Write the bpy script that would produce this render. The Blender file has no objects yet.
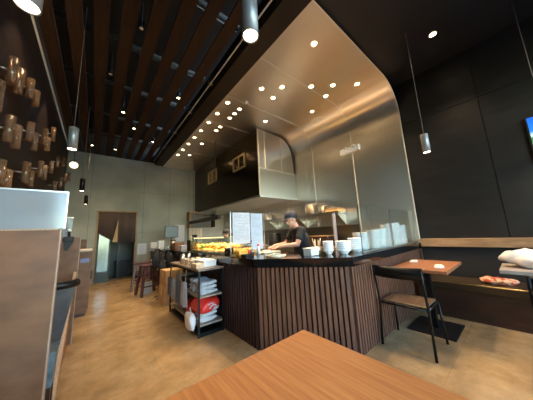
import bpy, bmesh, math, random
from mathutils import Vector, Matrix
random.seed(7)
S = bpy.context.scene
C = S.collection
PI = math.pi

# ------------------------------------------------------------ camera
FPX = 206.3813
cam_d = bpy.data.cameras.new('camera'); cam = bpy.data.objects.new('camera', cam_d); C.objects.link(cam)
cam_d.sensor_fit = 'HORIZONTAL'; cam_d.sensor_width = 36.0; cam_d.lens = FPX / 533 * 36.0
cam_d.clip_start = 0.02; cam_d.clip_end = 200
RW = Matrix(((0.7739006, -0.06411011, -0.63005377),
             (-0.63143072, -0.15463609, -0.75985718),
             (-0.04871453, 0.98588923, -0.16015406)))   # rows: world axes in camera coordinates
cm = RW.to_4x4(); cm.translation = Vector((0, 0, 1.25)); cam.matrix_world = cm
S.camera = cam

# ------------------------------------------------------------ exposure, world
S.view_settings.view_transform = 'Standard'; S.view_settings.look = 'None'
S.view_settings.gamma = 1; S.view_settings.use_curve_mapping = False
S.view_settings.exposure = 1.15
w = bpy.data.worlds.new('world'); S.world = w; w.use_nodes = True
nt = w.node_tree; bg = nt.nodes['Background']
sky = nt.nodes.new('ShaderNodeTexSky'); sky.sky_type = 'NISHITA'
sky.sun_elevation = math.radians(38); sky.sun_rotation = math.radians(20); sky.sun_disc = False
sky.dust_density = 0.3; sky.air_density = 1.3; sky.ozone_density = 3.0
nt.links.new(sky.outputs[0], bg.inputs[0]); bg.inputs[1].default_value = 1.1
# portal: only guides the sampling of the sky through the front glazing
pd = bpy.data.lights.new('window_portal', 'AREA'); pd.shape = 'RECTANGLE'; pd.size = 5.0; pd.size_y = 3.2
pd.cycles.is_portal = True
po = bpy.data.objects.new('window_portal', pd); C.objects.link(po)
po.location = (1.82, -2.72, 1.9); po.rotation_euler = (PI/2, 0, PI)
WARM = (1.0, 0.72, 0.42)

def spot(name, loc, power, angle=110, blend=0.8, col=WARM, target=None, size=0.03, parent=None):
    d = bpy.data.lights.new(name, 'SPOT'); d.energy = power; d.color = col
    d.spot_size = math.radians(angle); d.spot_blend = blend; d.shadow_soft_size = size
    o = bpy.data.objects.new(name, d); C.objects.link(o); o.location = loc
    if target is not None:
        v = Vector(target) - Vector(loc); o.rotation_euler = v.to_track_quat('-Z', 'Y').to_euler()
    if parent: o.parent = parent
    return o

# ------------------------------------------------------------ materials
MATS = {}
def mat(name, col, rough=0.5, metal=0.0, col2=None, nscale=6, stretch=(1, 1, 1), contrast=(0.35, 0.65),
        bump=0.0, bscale=None, bstretch=None, rvar=0.0, emit=None, estr=0, alpha=1, trans=0, coat=0, spec=0.5,
        wave=None, detail=4, aniso=0):
    if name in MATS: return MATS[name]
    m = bpy.data.materials.new(name); m.use_nodes = True; MATS[name] = m
    n = m.node_tree.nodes; l = m.node_tree.links; b = n['Principled BSDF']
    b.inputs['Base Color'].default_value = (*col, 1); b.inputs['Roughness'].default_value = rough
    b.inputs['Metallic'].default_value = metal; b.inputs['Specular IOR Level'].default_value = spec
    b.inputs['Coat Weight'].default_value = coat; b.inputs['Coat Roughness'].default_value = 0.08
    b.inputs['Transmission Weight'].default_value = trans; b.inputs['Alpha'].default_value = alpha
    if emit: b.inputs['Emission Color'].default_value = (*emit, 1); b.inputs['Emission Strength'].default_value = estr
    tc = n.new('ShaderNodeTexCoord')
    def noise(scale, st, det=detail):
        mp = n.new('ShaderNodeMapping'); mp.inputs['Scale'].default_value = st
        l.new(tc.outputs['Object'], mp.inputs[0])
        t = n.new('ShaderNodeTexNoise'); t.inputs['Scale'].default_value = scale; t.inputs['Detail'].default_value = det
        l.new(mp.outputs[0], t.inputs['Vector']); return t
    if col2:
        t = noise(nscale, stretch); r = n.new('ShaderNodeValToRGB')
        r.color_ramp.elements[0].position = contrast[0]; r.color_ramp.elements[1].position = contrast[1]
        r.color_ramp.elements[0].color = (*col, 1); r.color_ramp.elements[1].color = (*col2, 1)
        l.new(t.outputs[0], r.inputs[0]); l.new(r.outputs[0], b.inputs['Base Color'])
    if rvar:
        t = noise(nscale * .7, stretch, 2); mr = n.new('ShaderNodeMapRange')
        mr.inputs[1].default_value = .3; mr.inputs[2].default_value = .7
        mr.inputs[3].default_value = max(rough - rvar, .02); mr.inputs[4].default_value = rough + rvar
        l.new(t.outputs[0], mr.inputs[0]); l.new(mr.outputs[0], b.inputs['Roughness'])
    if bump:
        t = noise(bscale or nscale, bstretch or stretch, 3); bn = n.new('ShaderNodeBump')
        bn.inputs['Strength'].default_value = bump; bn.inputs['Distance'].default_value = 0.02
        l.new(t.outputs[0], bn.inputs['Height']); l.new(bn.outputs[0], b.inputs['Normal'])
    return m

def emis(name, col, s):
    if name in MATS: return MATS[name]
    m = bpy.data.materials.new(name); m.use_nodes = True; MATS[name] = m
    n = m.node_tree.nodes; b = n['Principled BSDF']
    b.inputs['Base Color'].default_value = (*col, 1)
    b.inputs['Emission Color'].default_value = (*col, 1); b.inputs['Emission Strength'].default_value = s
    return m

def thin_glass(name, tint=(0.9, 0.95, 0.95), rough=0.03, gl=0.10, diffuse=0.0, dcol=(.8, .85, .9)):
    if name in MATS: return MATS[name]
    m = bpy.data.materials.new(name); m.use_nodes = True; MATS[name] = m
    n = m.node_tree.nodes; l = m.node_tree.links; n.remove(n['Principled BSDF']); out = n['Material Output']
    tr = n.new('ShaderNodeBsdfTransparent'); tr.inputs[0].default_value = (*tint, 1)
    g = n.new('ShaderNodeBsdfGlossy'); g.inputs['Roughness'].default_value = rough
    fr = n.new('ShaderNodeLayerWeight'); pw = n.new('ShaderNodeMath'); pw.operation = 'POWER'; pw.inputs[1].default_value = 4.5
    l.new(fr.outputs['Facing'], pw.inputs[0])
    mt = n.new('ShaderNodeMath'); mt.operation = 'MULTIPLY_ADD'; mt.inputs[1].default_value = .8; mt.inputs[2].default_value = gl*.6
    l.new(pw.outputs[0], mt.inputs[0])
    mx = n.new('ShaderNodeMixShader'); l.new(mt.outputs[0], mx.inputs[0]); l.new(tr.outputs[0], mx.inputs[1]); l.new(g.outputs[0], mx.inputs[2])
    last = mx
    if diffuse:
        d = n.new('ShaderNodeBsdfDiffuse'); d.inputs[0].default_value = (*dcol, 1)
        t2 = n.new('ShaderNodeBsdfTranslucent'); t2.inputs[0].default_value = (*dcol, 1)
        m1 = n.new('ShaderNodeMixShader'); m1.inputs[0].default_value = .5; l.new(d.outputs[0], m1.inputs[1]); l.new(t2.outputs[0], m1.inputs[2])
        m2 = n.new('ShaderNodeMixShader'); m2.inputs[0].default_value = diffuse
        l.new(mx.outputs[0], m2.inputs[1]); l.new(m1.outputs[0], m2.inputs[2]); last = m2
    l.new(last.outputs[0], out.inputs['Surface'])
    return m

def floor_mat():
    m = mat('polished_concrete', (.31, .195, .092), .22, col2=(.43, .295, .155), nscale=2.2, contrast=(.3, .7), detail=8,
            bump=.03, bscale=14)
    n = m.node_tree.nodes; l = m.node_tree.links; b = n['Principled BSDF']
    # mottled second layer plus fine joints of the large slabs
    tc = n.new('ShaderNodeTexCoord')
    t = n.new('ShaderNodeTexNoise'); t.inputs['Scale'].default_value = 5; t.inputs['Detail'].default_value = 10; t.inputs['Roughness'].default_value = .7
    l.new(tc.outputs['Object'], t.inputs['Vector'])
    r = n.new('ShaderNodeMapRange'); r.inputs[1].default_value = .3; r.inputs[2].default_value = .7; r.inputs[3].default_value = .68; r.inputs[4].default_value = 1.2
    l.new(t.outputs[0], r.inputs[0])
    br = n.new('ShaderNodeTexBrick'); br.inputs['Scale'].default_value = 1; br.inputs['Mortar Size'].default_value = .004
    br.inputs['Brick Width'].default_value = 1.15; br.inputs['Row Height'].default_value = .58
    br.inputs['Color1'].default_value = (1, 1, 1, 1); br.inputs['Color2'].default_value = (.90, .92, .95, 1); br.inputs['Mortar'].default_value = (.84, .83, .82, 1)
    l.new(tc.outputs['Object'], br.inputs['Vector'])
    prev = b.inputs['Base Color'].links[0].from_socket
    mx = n.new('ShaderNodeVectorMath'); mx.operation = 'MULTIPLY'; l.new(prev, mx.inputs[0]); l.new(br.outputs['Color'], mx.inputs[1])
    m2 = n.new('ShaderNodeVectorMath'); m2.operation = 'SCALE'; l.new(mx.outputs[0], m2.inputs[0]); l.new(r.outputs[0], m2.inputs['Scale'])
    l.new(m2.outputs[0], b.inputs['Base Color'])
    return m

M_floor = floor_mat()
M_blackwood = mat('black_stained_wood', (.006, .0055, .005), .42, col2=(.012, .0105, .0095), nscale=3, stretch=(1, 1, 5), rvar=.03)
M_blackceil = mat('black_ceiling_paint', (.008, .006, .005), .5, col2=(.013, .010, .008), nscale=2)
M_plenum = mat('plenum_black', (.006, .005, .0045), .8)
M_brownwall = mat('dark_brown_wall_wood', (.017, .0075, .0035), .55, col2=(.028, .013, .006), nscale=3, stretch=(1, .4, 5), bump=.03, spec=.2)
M_concrete = mat('grey_concrete_plaster', (.20, .215, .19), .6, col2=(.32, .33, .285), nscale=1.1, detail=9, contrast=(.3, .7), bump=.06, bscale=9)
M_slat = mat('ceiling_board_wood', (.026, .0115, .0055), .6, col2=(.045, .021, .010), spec=.15, nscale=4, stretch=(6, .6, 1), bump=.04)
M_steel = mat('brushed_stainless', (.70, .63, .54), .32, 1.0, col2=(.78, .71, .62), nscale=1.2, stretch=(1, .6, .3), detail=2, bump=.04, bscale=.9)
def brushed(m, amount):
    n = m.node_tree.nodes; l = m.node_tree.links; b = n['Principled BSDF']
    t = n.new('ShaderNodeTangent'); t.direction_type = 'UV_MAP'; t.uv_map = 'UVMap'
    l.new(t.outputs[0], b.inputs['Tangent']); b.inputs['Anisotropic'].default_value = amount
brushed(M_steel, .8)
M_steel_s = mat('worn_steel', (.55, .54, .52), .3, 1.0, bump=.03, bscale=12)
M_trimsteel = mat('bright_steel_edge', (.85, .80, .70), .4, .35)
M_hoodblack = mat('dark_bronze_sheet', (.085, .060, .038), .17, 1.0, bump=.15, bscale=1.5, detail=2)
M_darksteel = mat('black_metal', (.012, .012, .013), .35, .6)
M_blackpaint = mat('matte_black', (.008, .008, .008), .55)
M_greypend = mat('grey_pendant_metal', (.30, .31, .33), .4, .5)
M_oak = mat('oiled_oak', (.42, .15, .040), .42, col2=(.60, .26, .082), nscale=6, stretch=(14, .7, 1), contrast=(.3, .72), detail=9, bump=.04, bscale=12)
M_oak2 = mat('brown_oak', (.20, .075, .032), .4, col2=(.31, .13, .06), nscale=5, stretch=(.9, 9, 1), detail=8)
M_batten = mat('batten_wood', (.100, .040, .023), .5, col2=(.17, .074, .044), nscale=7, stretch=(3, 3, .5), detail=5)
M_battenback = mat('batten_backing', (.022, .011, .008), .7)
M_blackstone = mat('black_polished_stone', (.006, .006, .0065), .08, coat=.3, spec=.6)
M_plywood = mat('brown_plywood', (.10, .040, .016), .5, col2=(.21, .095, .043), nscale=4.5, stretch=(1, 1, 2), detail=9, contrast=(.3, .7))
M_plyedge = mat('pale_plywood_edge', (.42, .30, .22), .5, col2=(.32, .2, .13), nscale=30, stretch=(4, 1, .3))
M_leather = mat('black_upholstery', (.012, .012, .013), .38, bump=.05, bscale=40)
M_brownleather = mat('dark_brown_upholstery', (.032, .020, .010), .3, bump=.05, bscale=25)
M_trimwood = mat('booth_trim_wood', (.22, .12, .055), .45, col2=(.33, .19, .095), nscale=5, stretch=(1, 1, 6))
M_darkwood = mat('dark_booth_wood', (.028, .011, .006), .4, col2=(.05, .02, .011), nscale=4, stretch=(1, 1, 6))
M_goldframe = mat('brass_grille', (.75, .55, .28), .35, .9)
M_white = mat('white_ceramic', (.80, .81, .84), .3)
M_whiteplastic = mat('white_plastic', (.78, .78, .78), .45)
M_paper = mat('white_paper', (.56, .58, .64), .8)
M_paperblue = mat('pale_blue_paper', (.42, .50, .62), .7)
M_ink = mat('grey_ink', (.30, .31, .38), .8)
M_linen = mat('grey_linen', (.42, .45, .52), .9, col2=(.6, .62, .66), nscale=12, bump=.3, bscale=25)
M_greycloth = mat('grey_fabric', (.30, .28, .27), .9, bump=.2, bscale=30)
M_red = mat('red_plastic_bag', (.72, .030, .022), .38, bump=.25, bscale=10)
M_cardboard = mat('cardboard', (.42, .25, .12), .8, col2=(.5, .31, .16), nscale=6)
M_maroon = mat('maroon_metal', (.060, .012, .014), .38, col2=(.085, .022, .022), nscale=4)
M_noren = mat('brown_curtain_cloth', (.075, .050, .042), .9, bump=.05, bscale=60, bstretch=(4, 1, .3))
M_door = mat('dark_green_door_paint', (.050, .066, .068), .45)
M_doorwood = mat('door_frame_wood', (.24, .15, .07), .5, col2=(.33, .21, .1), nscale=6, stretch=(1, 1, 5))
M_skin = mat('skin', (.60, .30, .20), .5, col2=(.64, .34, .23), nscale=8)
M_shirt = mat('black_tshirt', (.017, .016, .020), .85, bump=.1, bscale=20)
M_apron = mat('dark_apron', (.012, .013, .022), .85)
M_cap = mat('dark_blue_cap', (.020, .020, .038), .8)
M_hair = mat('black_hair', (.010, .008, .007), .5)
M_trouser = mat('black_trousers', (.012, .012, .014), .85)
M_yellow = mat('yellow_crate', (.85, .40, .035), .5, col2=(.95, .55, .10), nscale=18, emit=None)
M_orange = mat('orange_food', (.85, .38, .05), .5, col2=(.92, .58, .14), nscale=30, bump=.4, bscale=25)
M_green = mat('green_food', (.16, .32, .05), .6, col2=(.3, .45, .1), nscale=25, bump=.4, bscale=25)
M_bulb = emis('warm_lamp_face', (1.0, .74, .40), 13)
M_bulbhot = emis('pendant_lamp_face', (1.0, .86, .58), 9)

M_glass = thin_glass('clear_glass', gl=.09)
M_guard = thin_glass('guard_glass', tint=(.94, .98, .97), gl=.06, diffuse=.012, dcol=(.75, .82, .84))
M_tube = thin_glass('amber_acrylic_tube', tint=(.70, .60, .52), rough=.15, gl=.16, diffuse=.30, dcol=(.60, .40, .26))
M_acryl = thin_glass('hazy_acrylic', tint=(.80, .86, .92), rough=.12, gl=.14, diffuse=.42, dcol=(.60, .68, .76))
M_bamboo = mat('bamboo', (.55, .36, .14), .5, col2=(.66, .46, .2), nscale=8, stretch=(1, 8, 1))
M_bluebin = mat('blue_grey_plastic', (.06, .10, .13), .5, col2=(.15, .21, .25), nscale=14)
M_clothred = mat('red_patterned_cloth', (.35, .06, .03), .9, col2=(.55, .36, .25), nscale=18, contrast=(.45, .55), bump=.4, bscale=14)
M_bagwhite = mat('white_plastic_bag', (.78, .74, .74), .42, bump=.5, bscale=14)
M_toybox = mat('yellow_paper_wrap', (.80, .62, .28), .6)
M_mat_floor = mat('black_steel_plate', (.006, .006, .006), .5)

# ------------------------------------------------------------ mesh helpers
class MB:
    def __init__(s): s.bm = bmesh.new()
    def box(s, x0, x1, y0, y1, z0, z1, bevel=0):
        v = [s.bm.verts.new(p) for p in ((x0,y0,z0),(x1,y0,z0),(x1,y1,z0),(x0,y1,z0),(x0,y0,z1),(x1,y0,z1),(x1,y1,z1),(x0,y1,z1))]
        fs = [s.bm.faces.new([v[i] for i in f]) for f in ((0,3,2,1),(4,5,6,7),(0,1,5,4),(1,2,6,5),(2,3,7,6),(3,0,4,7))]
        if bevel:
            es = list({e for f in fs for e in f.edges}); bmesh.ops.bevel(s.bm, geom=es, offset=bevel, segments=2, affect='EDGES', profile=.5)
        return s
    def obox(s, a, b, w, h, up=(0,0,1)):           # box along a-b, width w (sideways), height h
        a, b = Vector(a), Vector(b); d = (b-a).normalized(); up = Vector(up)
        if abs(d.dot(up)) > .98: up = Vector((1,0,0))
        r = d.cross(up).normalized(); u = r.cross(d).normalized()
        vs = []
        for p in (a, b):
            for sx, sz in ((-1,-1),(1,-1),(1,1),(-1,1)): vs.append(s.bm.verts.new(p + r*sx*w/2 + u*sz*h/2))
        for f in ((0,1,2,3),(7,6,5,4),(0,4,5,1),(1,5,6,2),(2,6,7,3),(3,7,4,0)): s.bm.faces.new([vs[i] for i in f])
        return s
    def tube(s, pts, r, seg=10, cap=True):
        pts = [Vector(p) for p in pts]; rings = []
        ref = None
        for i, p in enumerate(pts):
            if i == 0: d = pts[1]-p
            elif i == len(pts)-1: d = p-pts[i-1]
            else: d = (pts[i+1]-pts[i-1])
            d.normalize()
            if ref is None:
                ref = Vector((0,0,1)) if abs(d.z) < .9 else Vector((1,0,0))
            a = d.cross(ref).normalized(); b_ = a.cross(d).normalized(); ref = b_
            rr = r[i] if isinstance(r, (list, tuple)) else r
            rings.append([s.bm.verts.new(p + (a*math.cos(2*PI*k/seg) + b_*math.sin(2*PI*k/seg))*rr) for k in range(seg)])
        for i in range(len(rings)-1):
            for k in range(seg):
                f = s.bm.faces.new((rings[i][k], rings[i][(k+1)%seg], rings[i+1][(k+1)%seg], rings[i+1][k])); f.smooth = True
        if cap: s.bm.faces.new(rings[0][::-1]); s.bm.faces.new(rings[-1])
        return s
    def lathe(s, prof, seg=24, c=(0,0,0)):
        rings = []
        for r, z in prof:
            if r < 1e-5: rings.append([s.bm.verts.new((c[0], c[1], c[2]+z))])
            else: rings.append([s.bm.verts.new((c[0]+r*math.cos(2*PI*k/seg), c[1]+r*math.sin(2*PI*k/seg), c[2]+z)) for k in range(seg)])
        for i in range(len(rings)-1):
            a, b = rings[i], rings[i+1]
            for k in range(seg):
                k2 = (k+1)%seg
                if len(a) == 1 and len(b) == 1: continue
                if len(a) == 1: f = s.bm.faces.new((a[0], b[k2], b[k]))
                elif len(b) == 1: f = s.bm.faces.new((a[k], a[k2], b[0]))
                else: f = s.bm.faces.new((a[k], a[k2], b[k2], b[k]))
                f.smooth = True
        return s
    def prism(s, poly, z0, z1):                     # polygon in x,y (counter-clockwise), extruded in z
        lo = [s.bm.verts.new((x, y, z0)) for x, y in poly]; hi = [s.bm.verts.new((x, y, z1)) for x, y in poly]
        n = len(poly); s.bm.faces.new(lo[::-1]); s.bm.faces.new(hi)
        for i in range(n): s.bm.faces.new((lo[i], lo[(i+1)%n], hi[(i+1)%n], hi[i]))
        return s
    def extr(s, prof, y0, y1, smooth=False):        # closed profile in x,z, extruded in y
        a = [s.bm.verts.new((x, y0, z)) for x, z in prof]; b = [s.bm.verts.new((x, y1, z)) for x, z in prof]
        n = len(prof); s.bm.faces.new(a); s.bm.faces.new(b[::-1])
        for i in range(n):
            f = s.bm.faces.new((a[i], b[i], b[(i+1)%n], a[(i+1)%n])); f.smooth = smooth
        return s
    def blob(s, c, r, sub=2, amp=0.0, seed=0):      # lumpy ellipsoid
        bm2 = bmesh.new(); bmesh.ops.create_icosphere(bm2, subdivisions=sub, radius=1)
        rnd = random.Random(seed); ph = [(rnd.uniform(2,5), rnd.uniform(0,6), rnd.uniform(2,5), rnd.uniform(0,6)) for _ in range(3)]
        mp = {}
        for v in bm2.verts:
            d = v.co.normalized(); k = 1 + amp*sum(math.sin(a*d.x+b)*math.cos(e*d.y+f_ + d.z*3) for a,b,e,f_ in ph)
            mp[v] = s.bm.verts.new((c[0]+d.x*r[0]*k, c[1]+d.y*r[1]*k, c[2]+d.z*r[2]*k))
        for f in bm2.faces:
            g = s.bm.faces.new([mp[v] for v in f.verts]); g.smooth = True
        bm2.free(); return s
    def build(s, name, m, parent=None, smooth=False):
        bmesh.ops.recalc_face_normals(s.bm, faces=s.bm.faces)
        me = bpy.data.meshes.new(name); s.bm.to_mesh(me); s.bm.free()
        if smooth:
            for p in me.polygons: p.use_smooth = True
        me.materials.append(m)
        o = bpy.data.objects.new(name, me); C.objects.link(o)
        if parent: o.parent = parent
        return o

def tag(o, label, cat, group=None, kind=None):
    o['label'] = label; o['category'] = cat
    if group: o['group'] = group
    if kind: o['kind'] = kind
    return o
def thing(name, label, cat, loc=(0,0,0), rz=0, group=None):
    o = bpy.data.objects.new(name, None); C.objects.link(o); o.empty_display_size = .1
    o.location = loc; o.rotation_euler = (0, 0, rz); return tag(o, label, cat, group)
def struct(o): o['kind'] = 'structure'; return o
def dup(root, loc, label, rz=None):
    r = root.copy(); C.objects.link(r); r.location = loc; r['label'] = label
    if rz is not None: r.rotation_euler = (0, 0, rz)
    def rec(src, dst):
        for ch in list(src.children):
            c = ch.copy(); C.objects.link(c); c.parent = dst; c.matrix_parent_inverse = ch.matrix_parent_inverse.copy(); rec(ch, c)
    rec(root, r); return r
def one(name, mb, m, loc, label, cat, group=None, rz=0):
    o = mb.build(name, m); o.location = loc; o.rotation_euler = (0,0,rz); return tag(o, label, cat, group)
ORD = ['first','second','third','fourth','fifth','sixth','seventh','eighth','ninth','tenth','eleventh','twelfth','thirteenth','fourteenth','fifteenth','sixteenth','seventeenth','eighteenth']

# ------------------------------------------------------------ the setting
XL, XR, YN, YF, ZC, ZP = -0.8, 4.45, -2.6, 8.35, 4.03, 4.75
struct(MB().box(XL-.15, XR+.15, YN-.15, YF+2.2, -.1, 0).build('floor', M_floor))
struct(MB().box(XL-.15, XL, YN-.15, YF, 0, ZP).build('wall_left', M_brownwall))
struct(MB().box(XL-.15, 1.83, YN-.15, YF+.15, ZP, ZP+.1).build('ceiling', M_plenum))
struct(MB().box(1.83, XR+.15, YN-.15, 1.165, ZC, ZC+.08).build('ceiling', M_blackceil))
struct(MB().box(1.83, XR+.15, 1.165, YF, ZC+.05, ZC+.12).build('ceiling', M_blackceil))
# right wall: dark backing and black timber panels with open joints
wr = struct(MB().box(XR+.03, XR+.15, YN-.15, YF, 0, ZC+.05).build('wall_right', M_plenum))
ys = [YN, -1.95, -.915, .12, 1.16]; zs = [0, 1.02, 3.18, ZC]
for i in range(len(ys)-1):
    for k in range(1, len(zs)-1):
        MB().box(XR, XR+.035, ys[i]+.004, ys[i+1]-.004, zs[k]+.004, zs[k+1]-.004).build('wall_panel', M_blackwood, wr)
MB().box(XR, XR+.035, YN, 1.16, 0, 1.02).build('wall_panel', M_blackwood, wr)
# far wall with its doorway
DX0, DX1, DZ = 0.04, 1.04, 2.17
struct(MB().box(XL-.15, XR+.15, YF, YF+.15, 4.06, ZP).build('wall_back', M_plenum))
wb = MB(); wb.box(XL-.15, DX0-.05, YF, YF+.15, 0, 4.06); wb.box(DX1+.05, XR+.15, YF, YF+.15, 0, 4.06); wb.box(DX0-.05, DX1+.05, YF, YF+.15, DZ+.05, 4.06)
wb = struct(wb.build('wall_back', M_concrete))
jt = MB()
for x in (-.2, 1.25, 2.1, 2.85): jt.box(x-.004, x+.004, YF-.003, YF+.002, DZ+.1 if x < 1.1 and x > 0 else 0, ZC)
for z in (1.5, 2.9): jt.box(1.12, XR, YF-.003, YF+.002, z-.003, z+.003)
jt.build('joint', mat('joint_grey', (.10, .10, .088), .7), wb)
# front wall behind the camera: large glazing to the street
fw = MB(); fw.box(XL-.15, XR+.15, YN-.15, YN, 0, .3); fw.box(XL-.15, XR+.15, YN-.15, YN, 3.5, ZP); fw.box(XL-.15, XL+.1, YN-.15, YN, .3, 3.5); fw.box(XR-.1, XR+.15, YN-.15, YN, .3, 3.5)
struct(fw.build('wall_front', M_blackwood))
win = MB()
for x in (XL+.13, .55, 1.82, 3.1, XR-.13): win.box(x-.03, x+.03, YN-.11, YN-.04, .3, 3.5)
for z in (.33, 2.5, 3.47): win.box(XL+.1, XR-.1, YN-.11, YN-.04, z-.03, z+.03)
win = struct(win.build('window_1', M_darksteel))
MB().box(XL+.1, XR-.1, YN-.08, YN-.074, .3, 3.5).build('pane', M_glass, win)
struct(MB().box(-14, 18, -22, YN-.2, -.16, -.06).build('floor_street', mat('street_paving', (.30, .29, .28), .8, col2=(.38, .37, .35), nscale=2)))

# passage behind the doorway
ps = MB(); ps.box(-.9, 2.0, YF+1.5, YF+1.6, 0, 2.9); ps.box(-.35, -.25, YF+.15, YF+1.5, 0, 2.9); ps.box(1.6, 1.7, YF+.15, YF+1.5, 0, 2.9); ps.box(-.9, 2.0, YF+.15, YF+1.6, 2.9, 3.0)
struct(ps.build('wall_passage', M_door))
dr = MB(); dr.box(DX0-.05, DX0, YF-.03, YF+.17, 0, DZ); dr.box(DX1, DX1+.05, YF-.03, YF+.17, 0, DZ); dr.box(DX0-.05, DX1+.05, YF-.03, YF+.17, DZ, DZ+.05)
dr = struct(dr.build('door_1', M_doorwood))
dl = MB(); dl.box(DX0+.01, DX0+.36, YF+.10, YF+.14, 0, 1.95); dl = dl.build('door_leaf', M_door, dr)
MB().box(DX0+.05, DX0+.31, YF+.085, YF+.10, .33, 1.72).build('pane', mat('door_mirror_glass', (.16, .22, .22), .15, .3, col2=(.25, .32, .32), nscale=2), dl)
MB().tube([(DX0+.335, YF+.07, .9), (DX0+.335, YF+.07, 1.15)], .012).build('door_handle', M_steel_s, dl)
MB().box(.62, .67, YF+.45, YF+.50, 0, 2.9).build('door_post', M_darksteel, dr)

# stainless lining: one bent sheet per bay, ceiling - cove - wall
def lining_prof(t=0.0, z1=.3):
    p = [(1.83, 4.0-t)]; cx, cz, r = 3.83, 3.40, .60
    p += [(3.60, 4.0-t), (3.828, 4.0-t)]
    for k in range(0, 19):
        a = PI/2 * (1 - k/18); p.append((cx + (r-t)*math.cos(a), cz + (r-t)*math.sin(a)))
    p += [(4.43-t, 3.398), (4.43-t, 3.2), (4.43-t, z1)]; return p
seams = [1.165, 2.18, 3.29, 4.33, 5.38, 6.45, 7.4, YF]
for i in range(len(seams)-1):
    a, b_ = seams[i]+.004, seams[i+1]-.004
    o = lining_prof(0); inn = lining_prof(.012)
    mb = MB(); va = {}
    for nm, pr in (('o', o), ('i', inn)):
        va[nm] = [[mb.bm.verts.new((x, y, z)) for x, z in pr] for y in (a, b_)]
    n = len(o)
    for k in range(n-1):
        for nm in 'oi':
            f = mb.bm.faces.new((va[nm][0][k], va[nm][1][k], va[nm][1][k+1], va[nm][0][k+1])); f.smooth = True
        for s_ in (0, 1): mb.bm.faces.new((va['o'][s_][k], va['i'][s_][k], va['i'][s_][k+1], va['o'][s_][k+1]))
    for k in (0, n-1): mb.bm.faces.new((va['o'][0][k], va['o'][1][k], va['i'][1][k], va['i'][0][k]))
    bmesh.ops.recalc_face_normals(mb.bm, faces=mb.bm.faces)
    for e_ in mb.bm.edges:
        if any(not f.smooth for f in e_.link_faces): e_.smooth = False
    uv = mb.bm.loops.layers.uv.new('UVMap')
    for f in mb.bm.faces:
        for lp_ in f.loops:
            c_ = lp_.vert.co; lp_[uv].uv = (c_.y*.1, ((c_.x - c_.z) + 10)*.05)
    struct(mb.build('wall_kitchen', M_steel))
    if True:      # bright cover strip on the joint
        w2 = .016 if i else .014; sp = MB(); pr1 = lining_prof(.011); pr2 = lining_prof(.016); y0 = seams[i]-w2/2 if i else seams[i]-.012; y1 = y0 + w2
        A = [[sp.bm.verts.new((x, y, z)) for x, z in pr] for pr in (pr1, pr2) for y in (y0, y1)]
        for k in range(n-1):
            for q1, q2 in ((2,3),(0,2),(1,3),(0,1)):
                sp.bm.faces.new((A[q1][k], A[q2][k], A[q2][k+1], A[q1][k+1]))
        struct(sp.build('trim_%d' % (i+1), M_trimsteel))
# baseboard and edge trims
struct(MB().box(1.10, XR, YF-.02, YF, 0, .1).build('baseboard_back', M_blackwood))
struct(MB().tube([(-.77, YN+.1, 4.0), (-.77, YF-.02, 4.0)], .014, 8).build('trim_20', M_trimsteel))

# ------------------------------------------------------------ slatted ceiling over the aisle
xs = [-.655, -.378, -.115, .157, .435, .705, .965, 1.243]
for i, x in enumerate(xs):
    o = MB().box(-.0775, .0775, 0, YF-YN-.04, 0, .03).build('ceiling_slat', M_slat); o.location = (x, YN+.02, 4.05)
    tag(o, 'dark brown wooden ceiling board, %s from the left wall' % ORD[i], 'ceiling board', 'dark wooden boards hung below the ceiling')
o = MB().box(0, .28, 0, YF-YN-.04, 0, .40).build('ceiling_beam', mat('beam_wood', (.014, .008, .005), .5, col2=(.022, .012, .007), spec=.25, nscale=4, stretch=(5,.5,1)))
o.location = (1.55, YN+.02, 3.985); tag(o, 'wide dark brown beam between the wooden ceiling boards and the steel ceiling', 'beam')
cd = thing('conduit_pipe', 'thin silver conduit running along the left side of the dark ceiling beam', 'pipe', (1.50, YN+.1, 4.10))
MB().tube([(0,0,0),(0,YF-YN-.2,0)], .013, 8).build('pipe', M_trimsteel, cd)
for k in range(8): MB().box(-.025, .05, 1.2+k*1.15, 1.225+k*1.15, -.02, .025).build('clamp', M_steel_s, cd)
for k, y in enumerate((2.3, 3.6, 4.8, 6.2, 7.4)):
    q = MB().tube([(XL+.02, 0, 0), (1.5, 0, 0)], .05, 12).build('duct_pipe', mat('duct_grey', (.014, .014, .014), .8)); q.location = (0, y, 4.40)
    tag(q, 'grey pipe crossing above the ceiling boards, %s from the camera' % ORD[k], 'pipe', 'pipes above the ceiling boards')

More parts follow.
